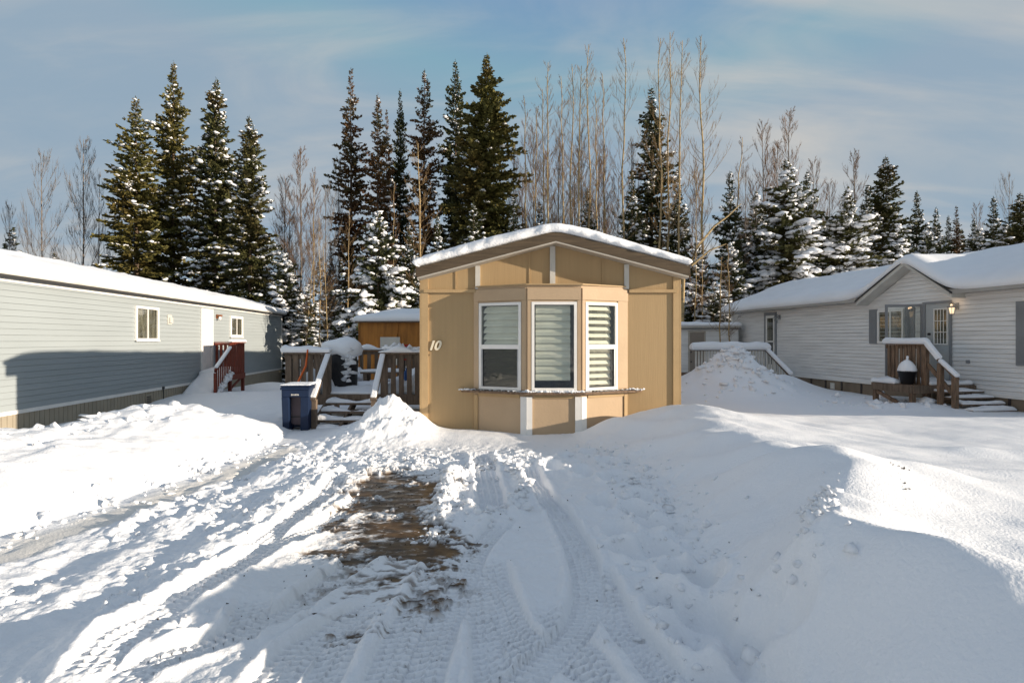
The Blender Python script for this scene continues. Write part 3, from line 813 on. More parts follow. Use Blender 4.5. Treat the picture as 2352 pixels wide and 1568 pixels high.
snow_sheet('roof_snow', M['snow_rough'], rf_, xl-.03, xr+.03, y0-.015, y1, lambda x, y: AZ-.015-np.sqrt((x-AX)**2+.03)*.262+.04, .165, 70, 90, .15, .035, .014, 3, ho, rag=1.3, nf=.6,
           tf=lambda x, y: 1.0-.35*sm(1.9, 2.75, x)*(.7+.4*vn(x*2.2, y*1.2, 9))-.12*sm(-.8, -1.5, x)+.12*vn(y*.35, y*0, 6)+.10*np.exp(-((y-12)/1.2)**2))
# bay window
B = [(-.633, 9.4), (.234, 8.985), (1.095, 8.985), (1.913, 9.4)]
zs, zh, zt = .690, 2.10, 2.36
bay = MB()
def fm(a, b_):
    d = Vector((b_[0]-a[0], b_[1]-a[1], 0)); L = d.length; d.normalize(); n = Vector((-d.y, d.x, 0))
    return Matrix(((d.x, n.x, 0, a[0]-OX), (d.y, n.y, 0, a[1]-OY), (0, 0, 1, 0), (0, 0, 0, 1))), L
faces = [fm(B[i], B[i+1]) for i in range(3)]
wins = []
bayo = None
mb = MB()
for i, (T, L) in enumerate(faces):
    wl_, wr_ = ((.105, .865) if i == 0 else (.075, .79) if i == 1 else (.075, .70))
    e0 = .02 if i else 0
    mb.box(0, wl_, 0, .05, zs, zt, T).box(wr_, L, 0, .05, zs, zt, T).box(wl_, wr_, 0, .05, zh, zt, T)
    mb.box(.01, L-.01, -.022, -.002, zh+.03, zt-.045, T)            # head board
    mb.box(.012, wl_-.008, -.014, -.002, zs+.02, zh+.028, T).box(wr_+.008, L-.012, -.014, -.002, zs+.02, zh+.028, T)
    wins.append((T, wl_, wr_))
bayo = mb.build('bay_frame', M['bay_tan'], home)
mb = MB()
for i, (T, L) in enumerate(faces): mb.box(.0, L, .002, .05, -.4, .635, T)
mb.build('bay_skirt', M['bay_tan'], bayo)
mb = MB()
T0, L0 = faces[0]; T1, L1 = faces[1]; T2, L2 = faces[2]
mb.box(.02, .085, -.02, 0, -.3, .60, T0).box(L2-.085, L2-.02, -.02, 0, -.3, .60, T2)
mb.box(.09, L0-.12, -.014, 0, .575, .63, T0).box(.12, L1-.12, -.014, 0, .575, .63, T1).box(.12, L2-.09, -.014, 0, .575, .63, T2)
build_each(mb, 'bay_trim', t_, bayo)
mb = MB()
mb.box(L0-.10, L0+.012, -.026, 0, -.3, .60, T0).box(-.012, .085, -.026, 0, -.3, .60, T1)
mb.box(L1-.10, L1+.012, -.026, 0, -.3, .60, T1).box(-.012, .085, -.026, 0, -.3, .60, T2)
build_each(mb, 'bay_post', M['white'], bayo)
mb = MB()
prismz(mb, [(-.84-OX, -.002), (-.83-OX, -.03), (.20-OX, -.505), (1.13-OX, -.505), (2.14-OX, -.03), (2.15-OX, -.002)], .640, .672)
sillo = mb.build('sill', M['deckwood_r'], bayo)
pts = []; sz = []
for i, (T, L) in enumerate(faces):
    n_ = 650 if i == 1 else 160
    for _ in range(n_):
        a = U(-.02, L+.02) if i == 1 else (U(.0, L))
        if i != 1 and U(0, 1) < .5: a = L if i == 0 else 0; a += N(0, .12)
        if i == 0: a = min(a, L)
        if i == 2: a = max(a, 0)
        p = T @ Vector((a, -.045+N(0, .018), .678+abs(N(0, .007)))); pts.append(tuple(p)); sz.append(.006+.022*U(0, 1)**2 if i == 1 else U(.004, .012))
for xx in (-.74, 2.02):
    for _ in range(40):
        a_ = (-.04+N(0, .012)); pts.append((xx-OX+N(0, .05), a_-.01, .682+abs(N(0, .006)))); sz.append(U(.012, .026))
lumps('snow_clumps', pts, sz, M['snow_rough'], sillo, .55)
mb = MB()
prismz(mb, [(-.66-OX, -.001), (.22-OX, -.455), (1.11-OX, -.455), (1.94-OX, -.001)], zt+.001, zt+.022)
mb.build('bay_cap', t_, bayo)
for i, (T, wl_, wr_) in enumerate(wins):
    fr = .045
    f = MB(); z0, z1 = zs+.004, zh-.002; zm = (z0+z1)/2-.01
    f.box(wl_, wl_+fr, -.018, .024, z0, z1, T).box(wr_-fr, wr_, -.018, .024, z0, z1, T)
    f.box(wl_+fr, wr_-fr, -.018, .024, z1-fr, z1, T).box(wl_+fr, wr_-fr, -.018, .024, z0, z0+fr, T)
    w = f.build('bay_window', M['white'], bayo)
    if i != 1:
        MB().box(wl_+fr, wr_-fr, -.014, .022, zm-.035, zm+.035, T).build('meeting_rail', M['white'], w)
        MB().box(wl_+fr, wr_-fr, .004, .009, zm+.035, z1-fr, T).build('pane', M['glass'], w)
        MB().box(wl_+fr, wr_-fr, .010, .015, z0+fr, zm-.035, T).build('pane', M['glass_dark'] if i == 0 else M['glass'], w)
        sf = MB(); q = .022
        sf.box(wl_+fr, wl_+fr+q, -.012, .008, z0+fr, zm-.035, T); sf.box(wr_-fr-q, wr_-fr, -.012, .008, z0+fr, zm-.035, T)
        build_each(sf, 'screen_frame', M['metal'], w)
    else:
        MB().box(wl_+fr, wr_-fr, .004, .009, z0+fr, z1-fr, T).build('pane', M['glass'], w)
    # banded roller blind behind the glass
    bl = MB(); sh = MB(); per = .108 if i != 1 else .118
    bx0, bx1 = wl_+fr+.02, wr_-fr-(.02 if i == 0 else .055)
    zb = z0+fr+(.02 if i != 1 else .11); z = z1-fr-.01
    k_ = 0
    while z > zb:
        a = max(zb, z-per*(.70 if i != 1 else .62)); bl.quad(T@Vector((bx0, .05, a)), T@Vector((bx1, .05, a)), T@Vector((bx1, .085, z)), T@Vector((bx0, .085, z)))
        b2 = max(zb, z-per)
        if b2 < a: sh.quad(T@Vector((bx0, .034, b2-.004)), T@Vector((bx1, .034, b2-.004)), T@Vector((bx1, .034, a+.004)), T@Vector((bx0, .034, a+.004)))
        z -= per
    bo = bl.build('blind', M['blind'], w); sh.build('sheer_band', M['blind_sheer'] if i != 2 else M['curtain'], bo)
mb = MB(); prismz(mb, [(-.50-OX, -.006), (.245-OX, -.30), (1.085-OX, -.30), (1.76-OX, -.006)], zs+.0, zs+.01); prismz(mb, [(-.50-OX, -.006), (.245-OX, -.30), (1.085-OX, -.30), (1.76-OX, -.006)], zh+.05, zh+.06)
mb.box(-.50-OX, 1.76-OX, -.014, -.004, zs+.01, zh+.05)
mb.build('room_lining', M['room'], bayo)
# number on the wall
fc = bpy.data.curves.new('house_number', 'FONT'); fc.body = '10'; fc.size = .21; fc.shear = .32; fc.extrude = .009; fc.bevel_depth = .002; fc.offset = .005; fc.space_character = .9
fo = bpy.data.objects.new('tmp', fc); COL.objects.link(fo)
dg = bpy.context.evaluated_depsgraph_get()
me = bpy.data.meshes.new_from_object(fo.evaluated_get(dg)); bpy.data.objects.remove(fo)
me.materials.clear(); me.materials.append(mat('cream_numerals', (.74, .66, .50), .5))
no = bpy.data.objects.new('house_number', me); COL.objects.link(no); no.parent = home
no.rotation_euler = (R(90), 0, 0); no.location = (pos(983, 9.4)-OX, -.022, hgt(803, 9.4))
MB().box(pos(986, 9.4)-OX-.008, pos(986, 9.4)-OX+.004, -.012, -.002, hgt(817, 9.4), hgt(813, 9.4)).build('nail_head', M['fascia'], home)

# ================================================================ sage green home on the left
def kd_l(u): return -9.124/((u-1176)/FPX+.0944)
def tl(u): return 1.00445*(kd_l(u)-11.4)
ang = math.atan2(.9955, -.0944)
hl = thing('mobile_home', (-10.2, 11.4, 0), 'long sage green lap-sided home with a snow-covered roof and red porch steps', 'house', ang)
E0, E1, HW = -5.0, 18.08, 2.45
ez = 2.76
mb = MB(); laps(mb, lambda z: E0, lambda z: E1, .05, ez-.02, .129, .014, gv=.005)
for xx in (6.38, 12.3): pass
mb.box(E0, E1, 0.016, 2*HW, .05, ez-.02)
prismx(mb, [(0.016, ez-.02), (2*HW, ez-.02), (HW, ez+.72)], E0, E1)
wl_o = mb.build('wall', M['siding_l'], hl)
mb = MB(); mb.box(E0, E1, -.032, -.002, -.03, .05); mb.box(E1+.001, E1+.02, -.02, 2*HW, -.03, .05)
mb.box(E1-.07, E1+.018, -.03, -.003, .052, ez-.05).box(E0, E1+.02, -.03, -.003, ez-.09, ez-.02)
build_each(mb, 'wall_trim', M['white'], hl)
mb = MB(); x = E0
while x < E1:
    mb.box(x, x+.135, -.010, .02, -1.0, -.03); mb.box(x+.135, x+.15, .0, .02, -1.0, -.03); x += .15
mb.box(E1-.02, E1-.004, .02, 2*HW, -1.2, -.03)
mb.build('skirting', M['skirt_l'], hl)
def rz_l(y): return ez+.04+.30*np.minimum(y+.16, 2*HW+.16-y)
mb = MB(); prismx(mb, [(-.16, ez-.02), (2*HW+.16, ez-.02), (2*HW+.16, ez+.04), (HW, ez+.04+.30*(HW+.16)), (-.16, ez+.04)], E0, E1+.14)
ro = mb.build('roof', M['roofing'], hl)
mb = MB(); mb.box(E0, E1+.14, -.185, -.161, ez-.015, ez+.05); mb.build('drip_edge', M['dark_line'], ro)
mb = MB(); mb.box(E0, E1+.15, -.200, -.187, ez+.035, ez+.085); mb.build('eave_trim', M['grey_white'], ro)
snow_sheet('roof_snow', M['snow'], ro, E0-.3, E1+.24, -.20, 2*HW+.2, lambda x, y: ez+.06+.30*(HW+.16-np.sqrt((y-HW)**2+.25)+.1), .26, 80, 26, .30, .05, .03, 5, tf=lambda x, y: 1-.12*sm(6, 16, x)-.2*sm(16.9, 18.1, x)*1.0, rag=.6)
a, c_ = tl(308.5), tl(361.5)
window(hl, a, c_, 1.47, 2.46, panes=2, mg=M['glass'], back=M['curtain'])
a, c_ = tl(527), tl(555.5)
window(hl, a, c_, 1.60, 2.46, panes=2, fr=.10, mg=M['glass'], back=M['curtain'])
a, c_ = tl(460), tl(487.5)
dr = MB(); dr.box(a, a+.13, -.05, -.015, .25, 2.62).box(c_-.13, c_, -.05, -.015, .25, 2.62).box(a+.13, c_-.13, -.05, -.015, 2.49, 2.62)
do = dr.build('door', M['white'], hl)
d2 = MB().box(a+.13, c_-.13, -.030, -.015, .25, 2.49)
for (p, q) in ((.45, 1.15), (1.35, 2.3)): d2.box(a+.32, c_-.32, -.036, -.030, p, q)
d2.build('door_panel', M['white'], do)
dk = MB(); dk.box(c_-.22, c_-.19, -.07, -.03, 1.22, 1.27); dk.build('handle', M['metal'], do)
lp = MB(); q = tl(497); lp.box(q-.06, q+.06, -.06, -.015, 2.30, 2.45).box(q-.09, q+.09, -.19, -.06, 2.38, 2.44); lp.build('porch_light', M['copper'], hl)
lp2 = MB(); lp2.lathe([(.02, 0), (.055, .02), (.045, .13), (.03, .14)], (q, -.125, 2.24), 10); lp2.build('lamp_glass', M['white'], bpy.data.objects[-1] if False else hl)
q = tl(388)
vb = MB(); vb.box(q-.13, q+.13, -.035, -.015, 1.98, 2.28).prism([(q-.09, 2.03), (q+.09, 2.03), (q+.09, 2.2), (q-.09, 2.2)], -.09, -.036); vb.build('exhaust_vent', M['grey_white'], hl)
q = tl(339); vs2 = MB(); vs2.box(q-.16, q+.16, -.04, -.011, -.50, -.10)
vo = vs2.build('skirt_vent', M['skirt_l'], hl)
vs3 = MB()
for k_ in range(6): vs3.box(q-.12, q+.12, -.048, -.041, -.46+k_*.055, -.435+k_*.055)
vs3.build('louver', M['post_dark'], vo)
q = tl(372); cb = MB(); cb.tube([(q, -.04, .02), (q+.01, -.05, -.2), (q-.02, -.045, -.45), (q+.02, -.05, -.75)], .012, 5); cb.box(q-.05, q+.05, -.06, -.033, -.02, .06); cb.build('cable', M['black'], hl)

# red steps beside it
def LW(t, y, z=0):    # left home local -> world
    d = Vector((-.0944, .9955, 0)); n = Vector((-.9955, -.0944, 0)); p = Vector((-10.2, 11.4, 0))+d*t+n*y
    return (p.x, p.y, z)
s0 = LW(8.6, -.55)
gzs = -.42
st = thing('porch_steps', (s0[0], s0[1], gzs), 'red stained wooden landing and railed steps heaped with snow at the sage green home', 'steps', ang)
# local: x = t-8.6, y = y+.55, z = z-gzs
def box_l(mb, t0, t1, y0_, y1_, z0, z1): return mb.box(t0-8.6, t1-8.6, y0_+.55, y1_+.55, z0-gzs, z1-gzs)
la, lb_, oy_ = 8.55, 9.85, -1.12
mb = MB(); box_l(mb, la, lb_, oy_, -.03, .22, .27); box_l(mb, la, lb_, oy_-.03, oy_, .08, .275); box_l(mb, la-.03, la, oy_, -.03, .08, .275); box_l(mb, lb_, lb_+.03, oy_, -.03, .08, .275)
mb.build('platform', M['redwood'], st)
for (t_1, y_1) in ((la+.05, oy_+.05), (lb_-.05, oy_+.05), (la+.05, -.1), (lb_-.05, -.1)):
    box_l(MB(), t_1-.05, t_1+.05, y_1-.05, y_1+.05, -.75, .22 if y_1 > -.2 else .219).build('post', M['redwood'], st)
mb = MB(); mb.beam((la-8.6+.05, oy_+.60, -.25-gzs), (lb_-8.6-.05, oy_+.60, .15-gzs), .03, .08); mb.build('brace', M['redwood'], st)
def rail_panel(parent, name, p0, p1, ztop, zbot, n, m, w=.085, th=.022, f=None, top=True, posts=True, spindle_top=None):
    """p0,p1 (x,y,z shift) ends in local coordinates; n boards"""
    a, b_ = Vector(p0), Vector(p1); L = (b_-a).length; dxy = Vector((b_.x-a.x, b_.y-a.y, 0)).normalized()
    mb = MB(); r_ = MB()
    for i in range(n):
        t = (i+.5)/n; p = a.lerp(b_, t); z0 = p.z+zbot; z1 = p.z+ztop-.05
        q0, q1 = p-dxy*w/2, p+dxy*w/2
        nrm = Vector((-dxy.y, dxy.x, 0))*th/2
        sl_ = (b_.z-a.z)/max(L, .01)*w/2
        vs_ = [(q0-nrm).to_tuple()[:2]+(z0,), (q1-nrm).to_tuple()[:2]+(z0,), (q1+nrm).to_tuple()[:2]+(z0,), (q0+nrm).to_tuple()[:2]+(z0,),
               (q0-nrm).to_tuple()[:2]+(z1-sl_,), (q1-nrm).to_tuple()[:2]+(z1+sl_,), (q1+nrm).to_tuple()[:2]+(z1+sl_,), (q0+nrm).to_tuple()[:2]+(z1-sl_,)]
        r_.add(vs_, [(0,3,2,1),(4,5,6,7),(0,1,5,4),(1,2,6,5),(2,3,7,6),(3,0,4,7)])
    mb.beam(a+Vector((0,0,ztop-.02)), b_+Vector((0,0,ztop-.02)), .10, .038)
    mb.beam(a+Vector((0,0,ztop-.085))+Vector((-dxy.y, dxy.x, 0))*.03, b_+Vector((0,0,ztop-.085))+Vector((-dxy.y, dxy.x, 0))*.03, .035, .08)
    o = mb.build(name, m, parent); build_each(r_, 'baluster', m, o)
    return o
zr = 1.42
rail_panel(st, 'railing', (la-8.6, oy_+.55, .25-gzs), (lb_-8.6, oy_+.55, .25-gzs), zr-.25, .02, 8, M['redwood'], w=.10)
rail_panel(st, 'railing', (lb_-8.6, oy_+.55, .25-gzs), (lb_-8.6, .50, .25-gzs), zr-.25, .02, 7, M['redwood'], w=.10)
rail_panel(st, 'stair_railing', (la-8.6-1.25, oy_+.55, -.45-gzs), (la-8.6-.04, oy_+.55, .22-gzs), .98, .10, 8, M['redwood'], w=.07)
box_l(MB(), la-1.31, la-1.22, oy_-.045, oy_+.045, -.85, .40).build('post', M['redwood'], st)
for i in range(4):
    t0_ = la-.30*(i+1)
    mb = MB(); box_l(mb, t0_, t0_+.29, oy_+.06, -.06, .25-.17*(i+1)-.04, .25-.17*(i+1)); mb.build('tread', M['redwood'], st)
# snow on it
cap = M['snow']
def zz(c): return lambda x, y: np.full_like(x, c)
snow_sheet('rail_snow', cap, st, la-8.6-.03, lb_-8.6+.02, oy_+.49, oy_+.62, zz(zr-gzs), .09, 12, 4, .05, .02, .01, 1)
snow_sheet('landing_snow', cap, st, la-8.6, lb_-8.6, oy_+.62, .5, zz(.27-gzs), .20, 8, 8, .10, .02, .03, 2)
# snow ramp over the treads
V0 = snow_sheet('stair_snow', cap, st, -1.9, -.02, oy_+.62, .50, lambda x, y: .25-gzs-.50*np.clip(-x, 0, 9)-.02, .20, 14, 10, .16, .03, .03, 4)
ps = [];ss = []
for i in range(110):
    t = U(0, 1); ps.append((-.05-1.2*t+N(0, .03), oy_+.50+N(0, .03), .25-gzs-.62*t+.05+abs(N(0, .10)))); ss.append(U(.03, .085))
lumps('snow_clumps', ps, ss, cap, st)
mb = MB(); mb.beam((la-8.6-1.25, oy_+.55, -.45-gzs+1.03), (la-8.6-.04, oy_+.55, .22-gzs+1.03), .12, .075); mb.build('rail_snow', cap, st, bevel=.03)

# ================================================================ white home on the right
def kd_r(u): return 13.14/((u-1176)/FPX+.137)
def sr(u): return (25.1-kd_r(u))*1.0093
angr = math.atan2(-.9908, .1357)
hr = thing('mobile_home', (9.70, 25.1, 0), 'white lap-sided home with a small front gable, grey shutters and deep snow on its roof', 'house', angr)
S1 = 15.3; HR = 2.8; er = 2.66
g0, g1, ga, gza = sr(1999), sr(2210), sr(2106), 3.62
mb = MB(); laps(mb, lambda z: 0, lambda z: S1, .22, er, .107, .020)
sg = (gza-.13-er)/(ga-g0)
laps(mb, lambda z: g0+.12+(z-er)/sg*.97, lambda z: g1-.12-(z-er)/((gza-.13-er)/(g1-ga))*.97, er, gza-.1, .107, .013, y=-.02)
mb.box(0, S1, .016, 2*HR, .22, er-.01); prismx(mb, [(.016, er-.01), (2*HR, er-.01), (HR, er+1.06)], 0.02, S1-.02)
mb.prism([(g0+.1, er-.06), (g1-.1, er-.06), (ga, gza-.08)], -.004, 1.4)
mb.build('wall', M['siding_r'], hr)
mb = MB(); mb.box(0, .07, -.03, -.002, .22, er).box(S1-.07, S1, -.03, -.002, .22, er); mb.box(0, S1, -.03, -.002, .16, .219); build_each(mb, 'wall_trim', M['white'], hr)
mb = MB(); mb.box(0, S1, -.0, .02, -.6, .16); mb.box(-.0, .02, .02, 2*HR, -.6, .16); sk_ = mb.build('skirting', M['skirt_r'], hr)
mb = MB()
for u0 in (1864, 1897, 1934, 1979, 2320): mb.box(sr(u0)-.03, sr(u0)+.03, -.02, -.001, -.6, .16)
build_each(mb, 'skirt_post', M['post_dark'], sk_)
mb = MB(); mb.box(sr(1914)-.12, sr(1914)+.08, -.02, -.002, -.12, .08); mb.build('skirt_vent', M['grey_white'], sk_)
mb = MB()
sl_r = .385
prismx(mb, [(-.36, er-.02), (2*HR+.36, er-.02), (2*HR+.36, er+.08), (HR, er+.08+sl_r*(HR+.36)), (-.36, er+.08)], -.2, g0-.02)
prismx(mb, [(-.36, er-.02), (2*HR+.36, er-.02), (2*HR+.36, er+.08), (HR, er+.08+sl_r*(HR+.36)), (-.36, er+.08)], g1+.02, S1+.2)
prismx(mb, [(.02, er+.1), (2*HR+.36, er+.0), (2*HR+.36, er+.08), (HR, er+.08+sl_r*(HR+.36))], g0-.02, g1+.02)
rr0 = mb.build('roof', M['gutter'], hr)
mb = MB()
mb.box(-.2, g0-.03, -.40, -.361, er-.03, er+.085).box(g1+.03, S1+.2, -.40, -.361, er-.03, er+.085)
build_each(mb, 'gutter', M['gutter'], rr0)
# gable roof with fascia
mb = MB()
for a, b_, s_ in ((g0-.10, ga, 1), (ga, g1+.10, -1)):
    za = er-.02 if s_ == 1 else gza; zb = gza if s_ == 1 else er-.02
    mb.prism([(a, za-.11), (b_, zb-.11), (b_, zb+.0), (a, za+.0)], -.40, 1.2)
mb.build('gable_roof', M['grey_white'], rr0)
mb = MB()
for a, b_, s_ in ((g0-.12, ga, 1), (ga, g1+.12, -1)):
    za = er-.02 if s_ == 1 else gza; zb = gza if s_ == 1 else er-.02
    mb.prism([(a, za-.01), (b_, zb-.01), (b_, zb+.035), (a, za+.035)], -.425, -.401)
mb.build('gable_drip_edge', M['dark_line'], rr0)
def rzr(x, y):
    main = er+.09+sl_r*(HR+.36-np.sqrt((y-HR)**2+.10))
    xg = np.sqrt((x-ga)**2+.02)
    gsl = np.where(x < ga, (gza-er+.02)/(ga-g0+.10), (gza-er+.02)/(g1+.10-ga))
    gab = gza+.06-gsl*xg*.97
    k = 9.0
    base = np.log(np.exp(k*(main))+np.exp(k*np.minimum(gab, 5)))/k
    # where the gable covers the eave the main sheet follows it
    return np.maximum(base-.02, er+.05)
def y0r(x):
    ins = sm(g0-.22, g0-.06, x)*(1-sm(g1+.06, g1+.22, x))
    return -.40-.04*ins
snow_sheet('roof_snow', M['snow'], rr0, -.3, S1+.3, y0r, 2*HR+.4, rzr, .27, 130, 34, .26, .05, .02, 8, tf=lambda x, y: 1+.1*vn(x*.5, y*.4, 3)+.10*sm(9, 14, x))
mb = MB(); mb.lathe([(.11, 0), (.11, .42), (.15, .43), (.15, .5)], (sr(1885)+1.6, HR-.4, er+.85), 12); vp = mb.build('roof_vent', M['grey_white'], hr)
lumps('snow_clumps', [(sr(1885)+1.6, HR-.4, er+1.37), (sr(1885)+1.72, HR-.4, er+1.33)], [.15, .12], M['snow'], vp)
# front door
a, c_ = sr(2123), sr(2188.5)
dz0, dz1 = .47, 2.50
mb = MB(); mb.box(a, a+.08, -.06, -.014, dz0, dz1).box(c_-.05, c_, -.06, -.014, dz0, dz1).box(a+.08, c_-.05, -.06, -.014, dz1-.06, dz1)
df = mb.build('front_door', M['shutter'], hr)
mb = MB(); mb.box(a+.08, c_-.05, -.030, -.014, dz0, dz1-.06); dl = mb.build('door_panel', M['door_grey'], df)
x0_, x1_ = a+.36, c_-.13
mb = MB(); mb.box(x0_, x1_, -.036, -.030, 1.40, 2.28); mb.build('pane', M['curtain'], dl)
mb = MB(); mb.box(x0_, x1_, -.042, -.037, 1.40, 2.28); mb.build('pane', M['glass'], dl)
mb = MB()
for i in range(1, 4): mb.box(x0_+(x1_-x0_)*i/4-.008, x0_+(x1_-x0_)*i/4+.008, -.048, -.0425, 1.40, 2.28)
for i in range(1, 3): mb.box(x0_, x1_, -.052, -.0485, 1.40+.88*i/3-.008, 1.40+.88*i/3+.008)
mb.box(x0_-.03, x0_, -.048, -.030, 1.37, 2.31).box(x1_, x1_+.03, -.048, -.030, 1.37, 2.31).box(x0_, x1_, -.048, -.030, 2.28, 2.31).box(x0_, x1_, -.048, -.030, 1.37, 1.40)
mb.build('lattice', M['white'], dl)
mb = MB(); mb.lathe([(.03, 0), (.035, .03), (.02, .05)], (a+.2, -.05, 1.40), 10); mb.lathe([(.035, 0), (.04, .04), (.02, .06)], (a+.2, -.05, 1.62), 10); mb.build('handle', M['black'], dl)
# storm door standing open, hinged on its far side
hx, hy = a-.01, -.03
ca, sa = math.cos(R(252)), math.sin(R(252))
Ts = Matrix(((ca, -sa, 0, hx), (sa, ca, 0, hy), (0, 0, 1, 0), (0, 0, 0, 1)))
wS = .92; mb = MB()
mb.box(0, .06, -.018, .018, dz0+.02, dz1-.05, Ts).box(wS-.06, wS, -.018, .018, dz0+.02, dz1-.05, Ts).box(.06, wS-.06, -.018, .018, dz1-.12, dz1-.05, Ts).box(.06, wS-.06, -.018, .018, 1.36, 1.42, Ts).box(.06, wS-.06, -.018, .018, dz0+.02, .62, Ts)
sdoor = mb.build('storm_door', M['shutter'], hr); MB().box(.06, wS-.06, -.003, .003, .62, dz1-.12, Ts).build('pane', M['glass'], sdoor)
# windows and shutters
a, c_ = sr(2019), sr(2079)
window(hr, a, c_, 1.40, 2.36, panes=2, fr=.06, mg=M['glass'], back=M['curtain'], sill=False)
def shutter(x0, x1, z0, z1):
    mb = MB(); mb.box(x0, x1, -.045, -.016, z0, z1); s_ = mb.build('shutter', M['shutter'], hr)
    m2_ = MB(); n = int((z1-z0-.1)/.045)
    for i in range(n):
        z = z0+.06+i*.045
        if abs(z-(z0+z1)/2) < .04: continue
        m2_.box(x0+.04, x1-.04, -.053, -.046, z, z+.028)
    m2_.build('louver', M['shutter'], s_)
shutter(sr(1999), sr(2017), 1.38, 2.40); shutter(sr(2081), sr(2103), 1.38, 2.40)
shutter(sr(2337), sr(2337)+.33, .92, 2.36)
window(hr, sr(2337)+.36, sr(2337)+1.3, .95, 2.32, panes=2, split='h')
# far door with storm glass
a, c_ = sr(1757.5), sr(1785)
mb = MB(); mb.box(a, a+.10, -.05, -.014, .3, 2.56).box(c_-.10, c_, -.05, -.014, .3, 2.56).box(a+.1, c_-.1, -.05, -.014, 2.44, 2.56)
fd = mb.build('side_door', M['shutter'], hr)
mb = MB(); mb.box(a+.1, c_-.1, -.03, -.014, .3, 2.44).box(a+.1, c_-.1, -.04, -.031, 1.40, 1.46).box(a+.1, c_-.1, -.04, -.031, 2.34, 2.44).box(a+.1, c_-.1, -.04, -.031, .3, .55)
mb.box(a+.1, a+.2, -.04, -.031, .55, 2.34).box(c_-.2, c_-.1, -.04, -.031, .55, 2.34)
dp = mb.build('door_panel', M['white'], fd)
MB().box(a+.2, c_-.2, -.034, -.031, .55, 1.40).build('pane', M['interior'], dp); MB().box(a+.2, c_-.2, -.034, -.031, 1.46, 2.34).build('pane', M['curtain'], dp)
MB().box(a+.2, c_-.2, -.039, -.036, .55, 1.40).build('pane', M['glass'], dp); MB().box(a+.2, c_-.2, -.039, -.036, 1.46, 2.34).build('pane', M['glass'], dp)
def carriage_lamp(x, z, lit, nm):
    mb = MB(); mb.box(x-.05, x+.05, -.04, -.014, z-.02, z+.14); mb.tube([(x, -.04, z+.08), (x, -.12, z+.14), (x, -.17, z+.10)], .012, 6)
    mb.lathe([(.02, .13), (.10, .06), (.105, .045)], (x, -.17, z-.02), 6); mb.lathe([(.05, -.15), (.055, -.13), (.03, -.13)], (x, -.17, z), 6)
    for k_ in range(4):
        t = math.pi/4+k_*math.pi/2; mb.tube([(x+.085*math.cos(t), -.17+.085*math.sin(t), z+.03), (x+.05*math.cos(t), -.17+.05*math.sin(t), z-.14)], .007, 4)
    o = mb.build(nm, M['metal'], hr)
    MB().lathe([(.035, -.12), (.06, .03), (.02, .04)], (x, -.17, z-.01), 8).build('lamp_glass', M['lamp'] if lit else M['glass'], o)
    return o
carriage_lamp(sr(2200), 2.28, True, 'wall_lamp'); carriage_lamp(sr(1792), 2.30, False, 'wall_lamp')
lq = bpy.data.lights.new('porch_lamp_light', 'POINT'); lq.energy = .6; lq.color = (1, .66, .36); lq.shadow_soft_size = .05
lqo = bpy.data.objects.new('porch_lamp_light', lq); COL.objects.link(lqo); lqo.parent = hr; lqo.location = (sr(2200), -.19, 2.40)
q = sr(2225); MB().box(q-.04, q+.05, -.04, -.014, .92, 1.0).build('outlet_cover', M['shutter'], hr)
# ================================================================ decks, sheds, small things
def RW(s, y, z=0):
    d = Vector((.1357, -.9908, 0)); n = Vector((.9908, .1357, 0)); p = Vector((9.70, 25.1, 0))+d*s+n*y
    return (p.x, p.y, z)
# --- wooden steps with kettle planter at the white home
sA = (25.1-15.05)*1.0093; sB = (25.1-13.9)*1.0093; sC = (25.1-13.15)*1.0093
org = RW(sB, -1.0); gr = -.05
p2 = thing('porch_steps', (org[0], org[1], gr), 'weathered brown wooden landing and steps with snowy handrail at the white home', 'steps', angr)
def bl(mb, s0_, s1_, y0_, y1_, z0, z1): return mb.box(s0_-sB, s1_-sB, y0_+1.0, y1_+1.0, z0-gr, z1-gr)
oy = -1.28; W_ = M['deckwood_r']
bl(MB(), sA, sB+.1, oy-.42, -.03, .36, .41).build('platform', W_, p2)
mb = MB(); bl(mb, sA, sB+.1, oy-.46, oy-.42, .22, .40); bl(mb, sB+.1, sB+.14, oy-.42, -.03, .22, .40); mb.build('rim_joist', M['deckwood'], p2)
for (s_, y_) in ((sA+.06, oy-.38), (sB+.04, oy-.38), (sA+.06, -.15), (sB+.04, -.15)):
    bl(MB(), s_-.05, s_+.05, y_-.05, y_+.05, -.6, .36).build('post', W_, p2)
mb = MB(); mb.beam((sA-sB+.06, oy-.40+1, .20-gr), (sB-sB+.0, oy-.40+1, -.18-gr), .04, .09); mb.build('brace', W_, p2)
rail_panel(p2, 'railing', (sA-sB, oy+1, .40-gr), (0.0, oy+1, .40-gr), 1.0, .0, 9, W_, w=.085)
rail_panel(p2, 'railing', (sA-sB, oy+1, .40-gr), (sA-sB, .9, .40-gr), 1.0, .0, 7, W_, w=.085)
mb = MB(); mb.beam((0, oy+1, 1.38-gr), (sC-sB+.1, oy+1, .60-gr), .09, .05); mb.beam((0, oy+1, .98-gr), (sC-sB+.1, oy+1, .15-gr), .04, .09); build_each(mb, 'handrail', W_, p2)
for s_, zt_ in ((sB+.02, 1.38), (sB+.42, .98), (sC+.04, .66)):
    bl(MB(), s_-.05, s_+.05, oy-.05, oy+.05, -.5, zt_-.03).build('post', W_, p2)
